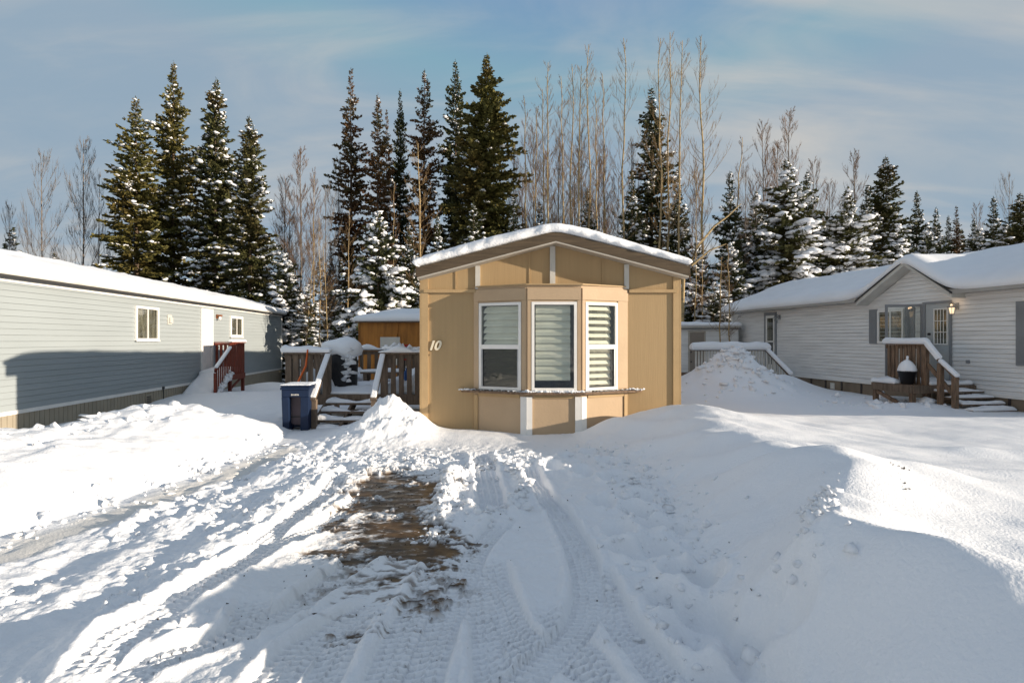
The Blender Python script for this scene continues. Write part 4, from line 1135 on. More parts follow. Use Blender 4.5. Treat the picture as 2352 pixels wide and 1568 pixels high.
for i in range(4):
    s_ = sB+.12+.26*i; bl(MB(), s_, s_+.25, oy+.08, -.06, .40-.12*(i+1)-.04, .40-.12*(i+1)).build('tread', M['deckwood'], p2)
    snow_sheet('tread_snow', M['snow_rough'], p2, s_-sB-.01, s_-sB+.25, oy+1.10, .92, (lambda c: lambda x, y: np.full_like(x, c))(.40-.12*(i+1)-gr-.005), .06, 6, 14, .05, .01, .03, 20+i)
snow_sheet('rail_snow', cap, p2, sA-sB-.06, .05, oy+.93, oy+1.07, zz(1.40-gr), .15, 12, 4, .06, .025, .015, 6)
snow_sheet('rail_snow', cap, p2, sA-sB-.07, sA-sB+.07, oy+1.05, .9, zz(1.40-gr), .13, 4, 12, .06, .025, .015, 7)
mb = MB(); mb.beam((0.02, oy+1, 1.46-gr), (.40, oy+1, 1.05-gr), .12, .13); mb.beam((.40, oy+1, 1.03-gr), (sC-sB+.12, oy+1, .67-gr), .11, .09); build_each(mb, 'rail_snow', cap, p2, bevel=.035)
snow_sheet('landing_snow', cap, p2, sA-sB+.0, -.42, oy+.55, oy+1.02, zz(.41-gr), .14, 8, 5, .09, .03, .05, 9)
snow_sheet('landing_snow', cap, p2, sA-sB+.1, .1, oy+1.05, .9, zz(.41-gr), .10, 8, 5, .09, .03, .05, 10)
kx, ky = -.30, oy+.79
k = thing('planter', RW(sB+kx, ky-1.0, .41), 'round black planter with a pointed cap of snow on the wooden landing', 'planter')
k.scale = (.82, .82, .88)
mb = MB(); mb.lathe([(.15, 0), (.16, .02), (.235, .33), (.25, .335), (.25, .37), (.22, .37)], (0, 0, 0), 24); mb.build('pot', M['black'], k)
mb = MB(); mb.lathe([(.255, .365), (.25, .42), (.21, .52), (.14, .61), (.07, .665), (.03, .68), (.035, .74), (.03, .78), (.0, .79)], (0, 0, 0), 24)
mb.v = [tuple(Vector(p)+Vector((mnoise.noise(Vector(p)*6)*.02, mnoise.noise(Vector(p)*6+Vector((5, 1, 2)))*.02, 0))) for p in mb.v]
mb.build('snow_cap', cap, k)

# --- deck rail behind the snow pile
b0 = (6.6, 20.6)
dk2 = thing('deck', (b0[0], b0[1], gz(*b0)), 'white railed deck topped with a thick snow roll behind the tall snow pile', 'deck')
def ob(mb): return off(mb, (b0[0], b0[1], gz(*b0)))
zf2 = .25
mb = MB(); mb.box(6.5, 9.15, 20.2, 22.0, zf2-.15, zf2); ob(mb).build('platform', M['deckwood'], dk2)
mb = MB(); rail_y = 20.2
mb.box(6.45, 9.05, rail_y-.05, rail_y+.05, 1.11, 1.15); rr_ = ob(mb).build('railing', M['deckwood'], dk2)
mb = MB(); x = 6.5
while x < 9.0: mb.box(x, x+.05, rail_y-.02, rail_y+.02, zf2-.1, 1.11); x += .105
build_each(ob(mb), 'baluster', M['grey_white'], rr_)
mb = MB(); mb.beam((9.03, rail_y, 1.12), (9.25, 18.9, .28), .09, .05); hh = ob(mb).build('handrail', M['deckwood'], dk2)
mb = MB()
for i in range(9):
    t = (i+.5)/9; mb.box(9.03+.22*t-.02, 9.03+.22*t+.02, rail_y-1.3*t-.025, rail_y-1.3*t+.025, -.35, 1.12-.84*t)
build_each(ob(mb), 'baluster', M['grey_white'], hh)
snow_sheet('rail_snow', cap, dk2, 6.35, 9.12, rail_y-.14, rail_y+.14, zz(1.15), .27, 16, 5, .11, .03, .02, 12, (b0[0], b0[1], gz(*b0)))
snow_sheet('landing_snow', cap, dk2, 7.6, 9.1, rail_y+.2, 21.9, zz(zf2), .75, 10, 8, .5, .03, .05, 13, (b0[0], b0[1], gz(*b0)))
mb = MB(); mb.beam((9.03, rail_y, 1.20), (9.27, 18.85, .36), .13, .12); ob(mb).build('rail_snow', cap, dk2, bevel=.04)

# --- white shed far right
sx, sy = 7.5, 24.5
sh = thing('shed', (sx, sy, -.2), 'small white flat-roofed shed with a tan door beside the white home', 'shed')
def so_(mb): return off(mb, (sx, sy, -.2))
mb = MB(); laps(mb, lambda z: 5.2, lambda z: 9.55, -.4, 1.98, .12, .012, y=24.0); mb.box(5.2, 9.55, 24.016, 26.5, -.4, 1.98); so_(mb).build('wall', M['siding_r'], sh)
mb = MB(); mb.box(5.05, 9.6, 23.85, 26.7, 1.981, 2.08); sro = so_(mb).build('roof', M['grey_white'], sh)
mb = MB(); mb.box(5.05, 9.6, 23.82, 23.849, 1.95, 1.99); so_(mb).build('drip_edge', M['dark_line'], sro)
snow_sheet('roof_snow', cap, sro, 5.0, 9.6, 23.80, 26.7, zz(2.08), .16, 20, 10, .15, .03, .03, 14, (sx, sy, -.2))
xa, xb = pos(1580.5, 24), pos(1620, 24)
mb = MB(); mb.box(xa, xa+.06, 23.95, 23.985, -.3, 1.86).box(xb-.06, xb, 23.95, 23.985, -.3, 1.86).box(xa+.06, xb-.06, 23.95, 23.985, 1.80, 1.86)
do2 = so_(mb).build('door', M['soffit'], sh)
mb = MB(); mb.box(xa+.06, xb-.06, 23.965, 23.985, -.3, 1.80); so_(mb).build('door_panel', M['door_tan'], do2)
mb = MB(); mb.box(xa+.09, xa+.13, 23.93, 23.964, .95, 1.0).box(xa+.09, xa+.13, 23.93, 23.964, .55, .60); so_(mb).build('handle', M['black'], do2)

# --- orange brown shed left
sx2, sy2 = -3.9, 18.0
s2 = thing('shed', (sx2, sy2, -.3), 'orange brown plywood shed with snow-capped roof and a white board on its wall', 'shed')
def s2o(mb): return off(mb, (sx2, sy2, -.3))
x0_, x1_ = pos(824, 18), -2.3
mb = MB(); mb.box(x0_, x1_, 18.0, 20.6, -.6, 2.04); s2o(mb).build('wall', M['shed_wood'], s2)
mb = MB()
for xx in (x0_, x0_+1.22, x1_-.5): mb.box(xx-.004, xx+.03, 17.975, 17.998, -.6, 2.0)
build_each(s2o(mb), 'corner_trim', M['shed_wood'], s2)
mb = MB(); mb.box(x0_-.08, x1_+.1, 17.86, 20.75, 2.041, 2.11); r2 = s2o(mb).build('roof', M['deckwood'], s2)
def rz2(x, y): return 2.09+.26*np.clip(1-np.abs((x-(x0_+x1_)/2-.25)/1.6)**2.2, 0, 1)*sm(17.8, 19.2, y)
snow_sheet('roof_snow', cap, r2, x0_-.12, x1_+.15, 17.82, 20.8, rz2, .21, 24, 14, .22, .03, .02, 15, (sx2, sy2, -.3))
mb = MB(); a, b_ = pos(874, 18), pos(919, 18)
mb.box(a-.03, b_+.03, 17.975, 17.998, .6, 1.68); wf = s2o(mb).build('shed_window_board', M['shed_wood'], s2)
mb = MB(); mb.box(a, b_, 17.955, 17.974, .7, hgt(774, 18)); s2o(mb).build('white_board', M['grey_white'], wf)

# --- deck left of the tan home
dx0, dx1, dy0, dy1, fz = -4.22, -1.54, 10.62, 13.6, .48
dk = thing('deck', (-2.9, 10.62, 0), 'weathered wooden deck with railings and open steps against the tan home, heaped with snow', 'deck')
def d_(mb): return off(mb, (-2.9, 10.62, 0))
DW = M['deckwood']
mb = MB(); y = dy0
while y < dy1-.02: mb.box(dx0, dx1, y, min(y+.135, dy1), fz-.04, fz); y += .145
d_(mb).build('decking', DW, dk)
mb = MB(); mb.box(dx0, dx1, dy0-.04, dy0-.002, fz-.19, fz-.003).box(dx0-.04, dx0-.002, dy0-.04, dy1, fz-.19, fz-.003).box(dx0, dx1, dy1+.002, dy1+.04, fz-.19, fz-.003); d_(mb).build('rim_joist', DW, dk)
sx0, sx1 = -3.44, -2.40
zt_ = 1.27
for (x, y) in ((dx0+.05, dy0+.02), (sx0-.0, dy0+.02), (sx1+.0, dy0+.02), (dx0+.05, dy1-.05), (-2.9, dy1-.05), (dx1-.06, dy1-.05)):
    mb = MB(); mb.box(x-.05, x+.05, y-.05, y+.05, -.7, zt_-.045); d_(mb).build('post', DW, dk)
O_ = Vector((-2.9, 10.62, 0))
def rp(name, p0, p1, n, w=.09, zb=-.12): return rail_panel(dk, name, Vector(p0)-O_, Vector(p1)-O_, zt_-fz, zb, n, DW, w=w)
rp('railing', (dx0, dy0-.03, fz), (sx0+.03, dy0-.03, fz), 6)
rp('railing', (sx1-.03, dy0-.03, fz), (dx1, dy0-.03, fz), 6)
rp('railing', (dx0, dy1, fz), (dx1, dy1, fz), 15, .085, -.1)
rp('railing', (dx0+.02, dy0, fz), (dx0+.02, dy1, fz), 13, .085, -.1)
for i in range(4):
    z = fz-.12*(i+1); y = dy0-.04-.26*(i+1)
    mb = MB(); mb.box(sx0+.06, sx1-.06, y, y+.25, z-.045, z); d_(mb).build('tread', DW, dk)
    snow_sheet('tread_snow', M['snow_rough'], dk, sx0+.07, sx1-.07, y-.01, y+.25, zz(z-.004), .055, 16, 6, .05, .01, .035, 30+i, (-2.9, 10.62, 0))
mb = MB()
for x in (sx0+.03, sx1-.03, (sx0+sx1)/2):
    mb.beam((x, dy0-.05, fz-.14), (x, dy0-1.15, -.12), .04, .16)
build_each(d_(mb), 'stringer', DW, dk)
for x, y_ in ((sx0+.12, dy0-1.06), (sx1+.07, dy0-1.02)):
    mb = MB(); mb.box(x-.04, x+.04, y_-.04, y_+.04, -.3, .50); d_(mb).build('post', DW, dk)
for xa_, xb_ in ((sx0+.02, sx0+.12), (sx1+.0, sx1+.09)):
    mb = MB(); mb.beam((xa_, dy0-.02, 1.20), (xb_, dy0-1.16, .50), .10, .04); h_ = d_(mb).build('handrail', DW, dk)
    mb = MB(); mb.beam((xa_, dy0-.05, 1.235), (xb_, dy0-1.15, .545), .10, .05); d_(mb).build('rail_snow', cap, h_, bevel=.02)
D0 = (-2.9, 10.62, 0)
tfn = lambda x, y: .8+.8*np.clip(vn(x*3, y*3, 77), -.6, 1)
snow_sheet('rail_snow', cap, dk, dx0-.05, sx0+.06, dy0-.10, dy0+.06, zz(zt_-.005), .10, 22, 4, .06, .02, .02, 40, D0, tf=lambda x, y: 1.3+.5*vn(x*2.5, y, 4))
snow_sheet('rail_snow', cap, dk, sx1-.06, dx1-.01, dy0-.10, dy0+.06, zz(zt_-.005), .07, 22, 4, .05, .02, .02, 41, D0, tf=tfn)
snow_sheet('rail_snow', cap, dk, dx0-.05, dx1, dy1-.08, dy1+.08, zz(zt_-.005), .08, 40, 4, .05, .02, .02, 42, D0, tf=tfn)
snow_sheet('deck_snow', cap, dk, dx0+.02, sx0-.02, dy0+.04, dy1-.1, zz(fz), .42, 14, 20, .3, .02, .10, 43, D0, tf=lambda x, y: .55+.6*np.abs(vn(x*1.6, y*1.3, 5)))
snow_sheet('deck_snow', cap, dk, sx0-.1, sx1+.1, dy0+.02, dy1-.1, zz(fz), .07, 14, 20, .1, .02, .03, 44, D0)
snow_sheet('deck_snow', cap, dk, sx1+.02, dx1-.02, dy0+.04, dy1-.1, zz(fz), .45, 14, 20, .3, .02, .10, 45, D0, tf=lambda x, y: .5+.6*np.abs(vn(x*1.9, y*1.3, 8)))
ps = []; ss = []
for _ in range(60): ps.append((U(sx1, dx1)+2.9, N(.12, .05), zt_+.03+abs(N(0, .03)))); ss.append(U(.02, .06))
for _ in range(14): ps.append((N(pos(905, 10.6), .12)+2.9, N(.1, .03), zt_+.07+abs(N(0, .03)))); ss.append(U(.04, .09))
for _ in range(20): ps.append((U(sx0, sx1)+2.9, U(.2, 1.0), fz+.05)); ss.append(U(.02, .07))
lumps('snow_clumps', ps, ss, cap, dk)
# bench across the back of the deck
bn = thing('bench', (-2.85, 12.9, fz), 'low snow-dusted wooden bench on the deck behind the steps', 'bench')
MB().box(-.55, .75, -.17, .17, .26, .30).build('seat', DW, bn)
for x in (-.45, .65): MB().box(x-.04, x+.04, -.14, .14, 0, .26).build('leg', DW, bn)
snow_sheet('seat_snow', M['snow_rough'], bn, -.56, .76, -.18, .18, zz(.30), .07, 14, 5, .05, .01, .03, 50)
# covered barbecue
bq = thing('barbecue_grill', (-3.42, 11.35, fz), 'black covered barbecue grill under a mound of snow on the deck', 'barbecue')
mb = MB(); mb.lathe([(.27, 0), (.29, .1), (.30, .5), (.28, .72), (.22, .80)], (0, 0, 0), 18, 1.15, .8); mb.build('cover', M['black'], bq)
mb = MB(); mb.lathe([(.33, .72), (.36, .80), (.33, .93), (.22, 1.02), (.08, 1.06), (0, 1.065)], (0, 0, 0), 26, 1.2, .9)
mb.v = [tuple(Vector(p)+Vector((mnoise.noise(Vector(p)*3)*.09, mnoise.noise(Vector(p)*3+Vector((5, 1, 2)))*.09, mnoise.noise(Vector(p)*2.5+Vector((1, 7, 3)))*.12))) for p in mb.v]
mb.build('snow_cap', cap, bq)
ps = [(N(.22, .06), N(-.22, .05), U(.2, .85)) for _ in range(26)]; lumps('snow_clumps', ps, [U(.03, .09) for _ in ps], cap, bq)
# tools
t1 = thing('snow_shovel', (-3.86, 10.50, .52), 'orange-handled shovel leaning on the deck railing behind the blue bin', 'shovel')
MB().tube([(-.14, -.03, -.1), (-.07, -.02, .22), (.06, -.01, .50), (.09, .0, .80)], [.02, .022, .020, .014], 8).build('handle', M['orange'], t1)
MB().box(-.30, -.10, -.05, -.03, -.30, -.06).build('blade', M['redwood'], t1)
t2 = thing('snow_shovel', (pos(927, 11.2), 11.2, fz), 'red shovel blade standing up above the deck railing beside the tan home', 'shovel')
MB().tube([(.03, 0, 0), (.01, 0, .62)], .014, 8).build('handle', M['black'], t2)
mb = MB(); mb.prism([(-.03, .62), (.06, .62), (.13, .80), (.12, .93), (-.08, .93), (-.11, .80)], -.02, .02); mb.build('blade', M['red'], t2)
t3 = thing('storage_jug', (pos(1097, 11.0), 11.0, fz+.12), 'small bright blue jug half buried in snow on the deck', 'jug')
MB().lathe([(.06, 0), (.065, .02), (.065, .17), (.03, .22), (.03, .26)], (0, 0, 0), 12).build('body', M['blue'], t3)
t3.location = (pos(1096, 10.9), 10.95, fz+.30)
t3.location = (-2.02, 10.95, fz+.22)
MB().lathe([(.034, 0), (.034, .03)], (0, 0, .26), 10).build('cap', M['white'], t3)

# --- blue wheeled bin
bx, by = pos(687, 9.55), 9.55
bn2 = thing('wheeled_bin', (bx, by, gz(bx, by)-.02), 'navy blue wheeled bin with snow on its lid by the foot of the deck steps', 'bin', R(4))
zb = .76
mb = MB(); w0, w1 = .235, .262
bn2.scale = (.84, .9, 1.0)
# hollow-fronted body: two front pillars, top apron, side and back walls
def taper(mb, xa, xb, ya, yb, z0, z1, k=.93):
    mb.add([(xa*k, ya*k, z0), (xb*k, ya*k, z0), (xb*k, yb*k, z0), (xa*k, yb*k, z0), (xa, ya, z1), (xb, ya, z1), (xb, yb, z1), (xa, yb, z1)], [(0,3,2,1),(4,5,6,7),(0,1,5,4),(1,2,6,5),(2,3,7,6),(3,0,4,7)])
taper(mb, -.262, -.125, -.24, .0, 0, zb-.18, .93); taper(mb, .10, .262, -.24, .0, .03, zb-.18, .93)
taper(mb, -.262, .262, -.24, .26, zb-.18, zb-.06, .995); taper(mb, -.262, .262, -.0, .26, .05, zb-.18, .93)
mb.box(-.285, .285, -.262, .28, zb-.06, zb-.025)
mb.build('body', M['bin'], bn2, bevel=.008)
mb = MB(); mb.prism([(-.135, .14), (-.05, .11), (.05, .11), (.115, .15), (.10, .57), (-.125, .57)], -.10, -.01); mb.build('recess_panel', M['bin_panel'], bn2)
mb = MB(); mb.box(-.13, .10, -.112, -.101, .235, .25); mb.build('catch_bar', M['black'], bn2)
mb = MB(); mb.box(-.28, .28, -.25, .285, zb-.02, zb+.012); lido = mb.build('lid', M['bin'], bn2, bevel=.01)
snow_sheet('lid_snow', M['snow_rough'], lido, -.275, .275, -.255, .275, zz(zb+.012), .022, 12, 10, .03, .008, .008, 60)
for sx_ in (-1, 1):
    mb = MB(); m_ = Matrix.Translation((sx_*.27, .19, .10)) @ Matrix.Rotation(R(90), 4, 'Y')
    l = MB(); l.lathe([(.05, -.03), (.10, -.03), (.105, 0), (.10, .03), (.05, .03)], (0, 0, 0), 18); l.v = [tuple(m_ @ Vector(p)) for p in l.v]; l.build('wheel', M['black'], bn2)
MB().tube([(-.2, .30, zb-.04), (-.2, .35, zb-.01), (.2, .35, zb-.01), (.2, .30, zb-.04)], .014, 8).build('handle', M['black'], bn2)
mb = MB()
for i, (xa, w_, h_) in enumerate(((-.075, .022, .026), (-.048, .02, .024), (-.02, .014, .022), (.0, .022, .026), (.028, .02, .026), (.052, .02, .022))):
    mb.box(xa, xa+w_*.8, -.246, -.240, zb-.155, zb-.155+h_)
mb.build('maker_mark', M['grey_white'], bn2)
# ================================================================ trees
def spruce_data(H, RAD, seed, snow=.3, snow_size=.14, pw=.85, whorl=.30, nb=6, base=.05, droop=.35, card=(.34, .085), fill=1.0, ragged=.3, gap=0.0):
    r = np.random.default_rng(seed)
    P0, D0_, U0, L0, W0 = [], [], [], [], []
    SP, SS = [], []
    z = H*base
    side = r.normal(0, 1, 8)
    while z < H*.985:
        t = z/H
        Lz = RAD*((1-t)**pw)*min(1, (1-t)/.24)**.5*(1-.35*max(0, (.16-t)/.16))
        Lz *= max(.62, 1+.17*r.normal())
        for b in range(max(3, int(nb*(1-.35*t)))):
            if r.random() < gap: continue
            a = r.random()*6.283
            lob = 1+.16*math.sin(a*2+side[0]+z*.5)+.12*math.sin(a*3+side[1]-z*.8)+.10*math.sin(z*1.7+side[2])
            L = max(.12, Lz*lob*(1-ragged+ragged*2*r.random()*.75)+.05)
            zz_ = z+r.normal(0, whorl*.3)
            el = math.radians(38*t**1.3-14*(1-t)+r.normal(0, 7))
            dr_ = droop*(1-t)*.22
            n = max(2, int(L/.13*fill))
            ca, sa = math.cos(a), math.sin(a)
            has = r.random() < snow*1.35*(1+.95*math.sin(2*a+side[3]+z*1.1)*math.sin(z*.9+side[4]))
            for k in range(n):
                q = ((k+r.random())/n)**.8*L
                x_ = q*math.cos(el); h = q*math.sin(el)-dr_*q*q/max(L, .5)*1.4+.10*dr_*(q/L)**6*L
                p = (ca*x_, sa*x_, zz_+h)
                for sd in range(3):
                    s_ = (-1, 1, 0)[sd]
                    sp = (1-.45*q/L)
                    ang = a+s_*(.75+.35*r.random())+r.normal(0, .15)
                    ee = el*.6+r.normal(-.10, .28)
                    ln = card[0]*(.55+.7*r.random())*sp*min(1, .35+L*.6)
                    P0.append(p); D0_.append((math.cos(ang)*math.cos(ee), math.sin(ang)*math.cos(ee), math.sin(ee))); L0.append(ln); W0.append(card[1]*(.7+.6*r.random())*min(1, .4+L*.7))
                if has and q > .30*L and r.random() < .25+.6*snow:
                    s = snow_size*(.35+.9*r.random()**1.5)*min(1, .45+L*.4)
                    SP.append((p[0]+r.normal(0, .04), p[1]+r.normal(0, .04), p[2]+s*.35)); SS.append(s)
        z += whorl*(1-.45*t)*(.8+.4*r.random())
    # leader
    for k in range(10):
        zz_ = H*(.965+.035*k/10); a = r.random()*6.28
        P0.append((0, 0, zz_)); D0_.append((math.cos(a)*.6, math.sin(a)*.6, .8)); L0.append(.16*(1-k/14)); W0.append(.05)
    P0, D0_, L0, W0 = map(np.array, (P0, D0_, L0, W0))
    nrm = r.normal(0, 1, P0.shape); nrm[:, 2] += .5
    sd_ = np.cross(D0_, nrm); sd_ /= np.linalg.norm(sd_, axis=1)[:, None]+1e-9
    V = np.stack([P0-sd_*W0[:, None]*.35, P0+D0_*L0[:, None]*.55-sd_*W0[:, None]*.6, P0+D0_*L0[:, None], P0+D0_*L0[:, None]*.55+sd_*W0[:, None]*.6], 1).reshape(-1, 3)
    Fq = np.arange(len(V)).reshape(-1, 4)
    return V, Fq, np.array(SP).reshape(-1, 3), np.array(SS)
def snow_lump_data(SP, SS, seed, flat=.55):
    r = np.random.default_rng(seed); n = len(SP); k = len(LB_V)
    V = LB_V[None]*(1+.22*r.standard_normal((n, k, 1)))
    a = r.random(n)*6.28; c, s = np.cos(a)[:, None], np.sin(a)[:, None]
    ex = (1+.5*r.random((n, 1)))
    x, y = V[..., 0]*ex, V[..., 1]
    V = np.stack([x*c-y*s, x*s+y*c, V[..., 2]*flat], -1)*SS[:, None, None]+SP[:, None]
    return V.reshape(-1, 3), (LB_F[None]+np.arange(n)[:, None, None]*k).reshape(-1, 3)
def mesh_only(name, V, F, m, smooth):
    o = np_mesh(name, V, F, m, smooth=smooth); me = o.data; bpy.data.objects.remove(o); return me
def tube_mesh(name, tubes, m, n=3):
    """tubes: list of (pts (k,3), radii (k)) -> mesh"""
    VV, FF = [], []; o = 0
    cs = [(math.cos(2*math.pi*j/n), math.sin(2*math.pi*j/n)) for j in range(n)]
    for pts, rad, nn in tubes:
        k = len(pts); cs = [(math.cos(2*math.pi*j/nn), math.sin(2*math.pi*j/nn)) for j in range(nn)]
        d = np.gradient(pts, axis=0); d /= np.linalg.norm(d, axis=1)[:, None]+1e-9
        up = np.where(np.abs(d[:, 2:3]) < .9, np.array([[0, 0, 1.]]), np.array([[1., 0, 0]]))
        e1 = np.cross(d, up); e1 /= np.linalg.norm(e1, axis=1)[:, None]+1e-9; e2 = np.cross(d, e1)
        for c, s in cs: pass
        ring = np.stack([pts+(e1*c+e2*s)*rad[:, None] for c, s in cs], 1)
        VV.append(ring.reshape(-1, 3))
        idx = np.arange(k*nn).reshape(k, nn)+o
        j2 = np.roll(idx, -1, 1)
        FF.append(np.stack([idx[:-1], idx[1:], j2[1:], j2[:-1]], -1).reshape(-1, 4)); o += k*nn
    return mesh_only(name, np.concatenate(VV), np.concatenate(FF), m, True)

CONI = {}
def make_conifer(key, H, RAD, seed, mname, mat_f, **kw):
    V, Fq, SP, SS = spruce_data(H, RAD, seed, **kw)
    parts = [('crown', mesh_only('crown', V, Fq, mat_f, False))]
    k = 8; zz_ = np.linspace(-.8, H*.97, k); r_ = np.random.default_rng(seed)
    pts = np.stack([np.cumsum(r_.normal(0, .02, k)), np.cumsum(r_.normal(0, .02, k)), zz_], 1)
    pts[:, :2] -= pts[-1, :2]*(zz_/H)[:, None]
    parts.append(('trunk', tube_mesh('trunk', [(pts, .012*H*(1-np.linspace(0, .93, k)), 7)], M['bark'])))
    if len(SP):
        Vs, Fs = snow_lump_data(SP, SS, seed); parts.append(('snow_clumps', mesh_only('snow_clumps', Vs, Fs, M['tree_snow'], True)))
    CONI[key] = (H, RAD, parts)
make_conifer('fir_a', 17, 2.3, 11, 'fir', M['fir'], snow=.30, snow_size=.15, pw=.60, whorl=.27, nb=9, droop=.5, card=(.44, .13), fill=1.25, ragged=.4)
make_conifer('fir_b', 17, 2.3, 12, 'fir', M['spruce'], snow=.34, snow_size=.17, pw=.56, whorl=.27, nb=9, droop=.6, ragged=.45, card=(.44, .13), fill=1.25)
make_conifer('brown_a', 18, 1.7, 13, 'spruce', M['spruce_brown'], snow=.24, snow_size=.14, pw=.50, whorl=.30, nb=8, ragged=.5, droop=.7, gap=.08, card=(.42, .12), fill=1.2)
make_conifer('brown_b', 18, 1.7, 14, 'spruce', M['spruce_brown'], snow=.28, snow_size=.14, pw=.45, whorl=.30, nb=8, ragged=.55, droop=.8, gap=.1, card=(.42, .12), fill=1.2)
make_conifer('dark_a', 18, 1.9, 15, 'spruce', M['spruce_dark'], snow=.32, snow_size=.15, pw=.52, whorl=.29, nb=9, ragged=.45, droop=.8, card=(.42, .12), fill=1.2)
make_conifer('dense', 18, 2.7, 16, 'spruce', M['fir'], snow=.10, snow_size=.15, pw=.56, whorl=.25, nb=11, ragged=.35, droop=.9, card=(.48, .14), fill=1.3)
make_conifer('mid', 12, 1.9, 17, 'spruce', M['spruce_dark'], snow=.44, snow_size=.17, pw=.62, whorl=.25, nb=9, ragged=.45, droop=.9, card=(.38, .12), fill=1.2)
make_conifer('laden_a', 11, 2.5, 18, 'spruce', M['spruce'], snow=.62, snow_size=.24, pw=.60, whorl=.27, nb=10, ragged=.4, droop=1.3, card=(.40, .13), fill=1.2)
make_conifer('laden_b', 9, 2.3, 19, 'spruce', M['spruce_dark'], snow=.62, snow_size=.22, pw=.55, whorl=.27, nb=10, ragged=.45, droop=1.5, card=(.40, .13), fill=1.2)
make_conifer('small', 6, 1.5, 20, 'spruce', M['spruce_dark'], snow=.65, snow_size=.19, pw=.60, whorl=.21, nb=10, ragged=.5, droop=1.3, card=(.32, .10))

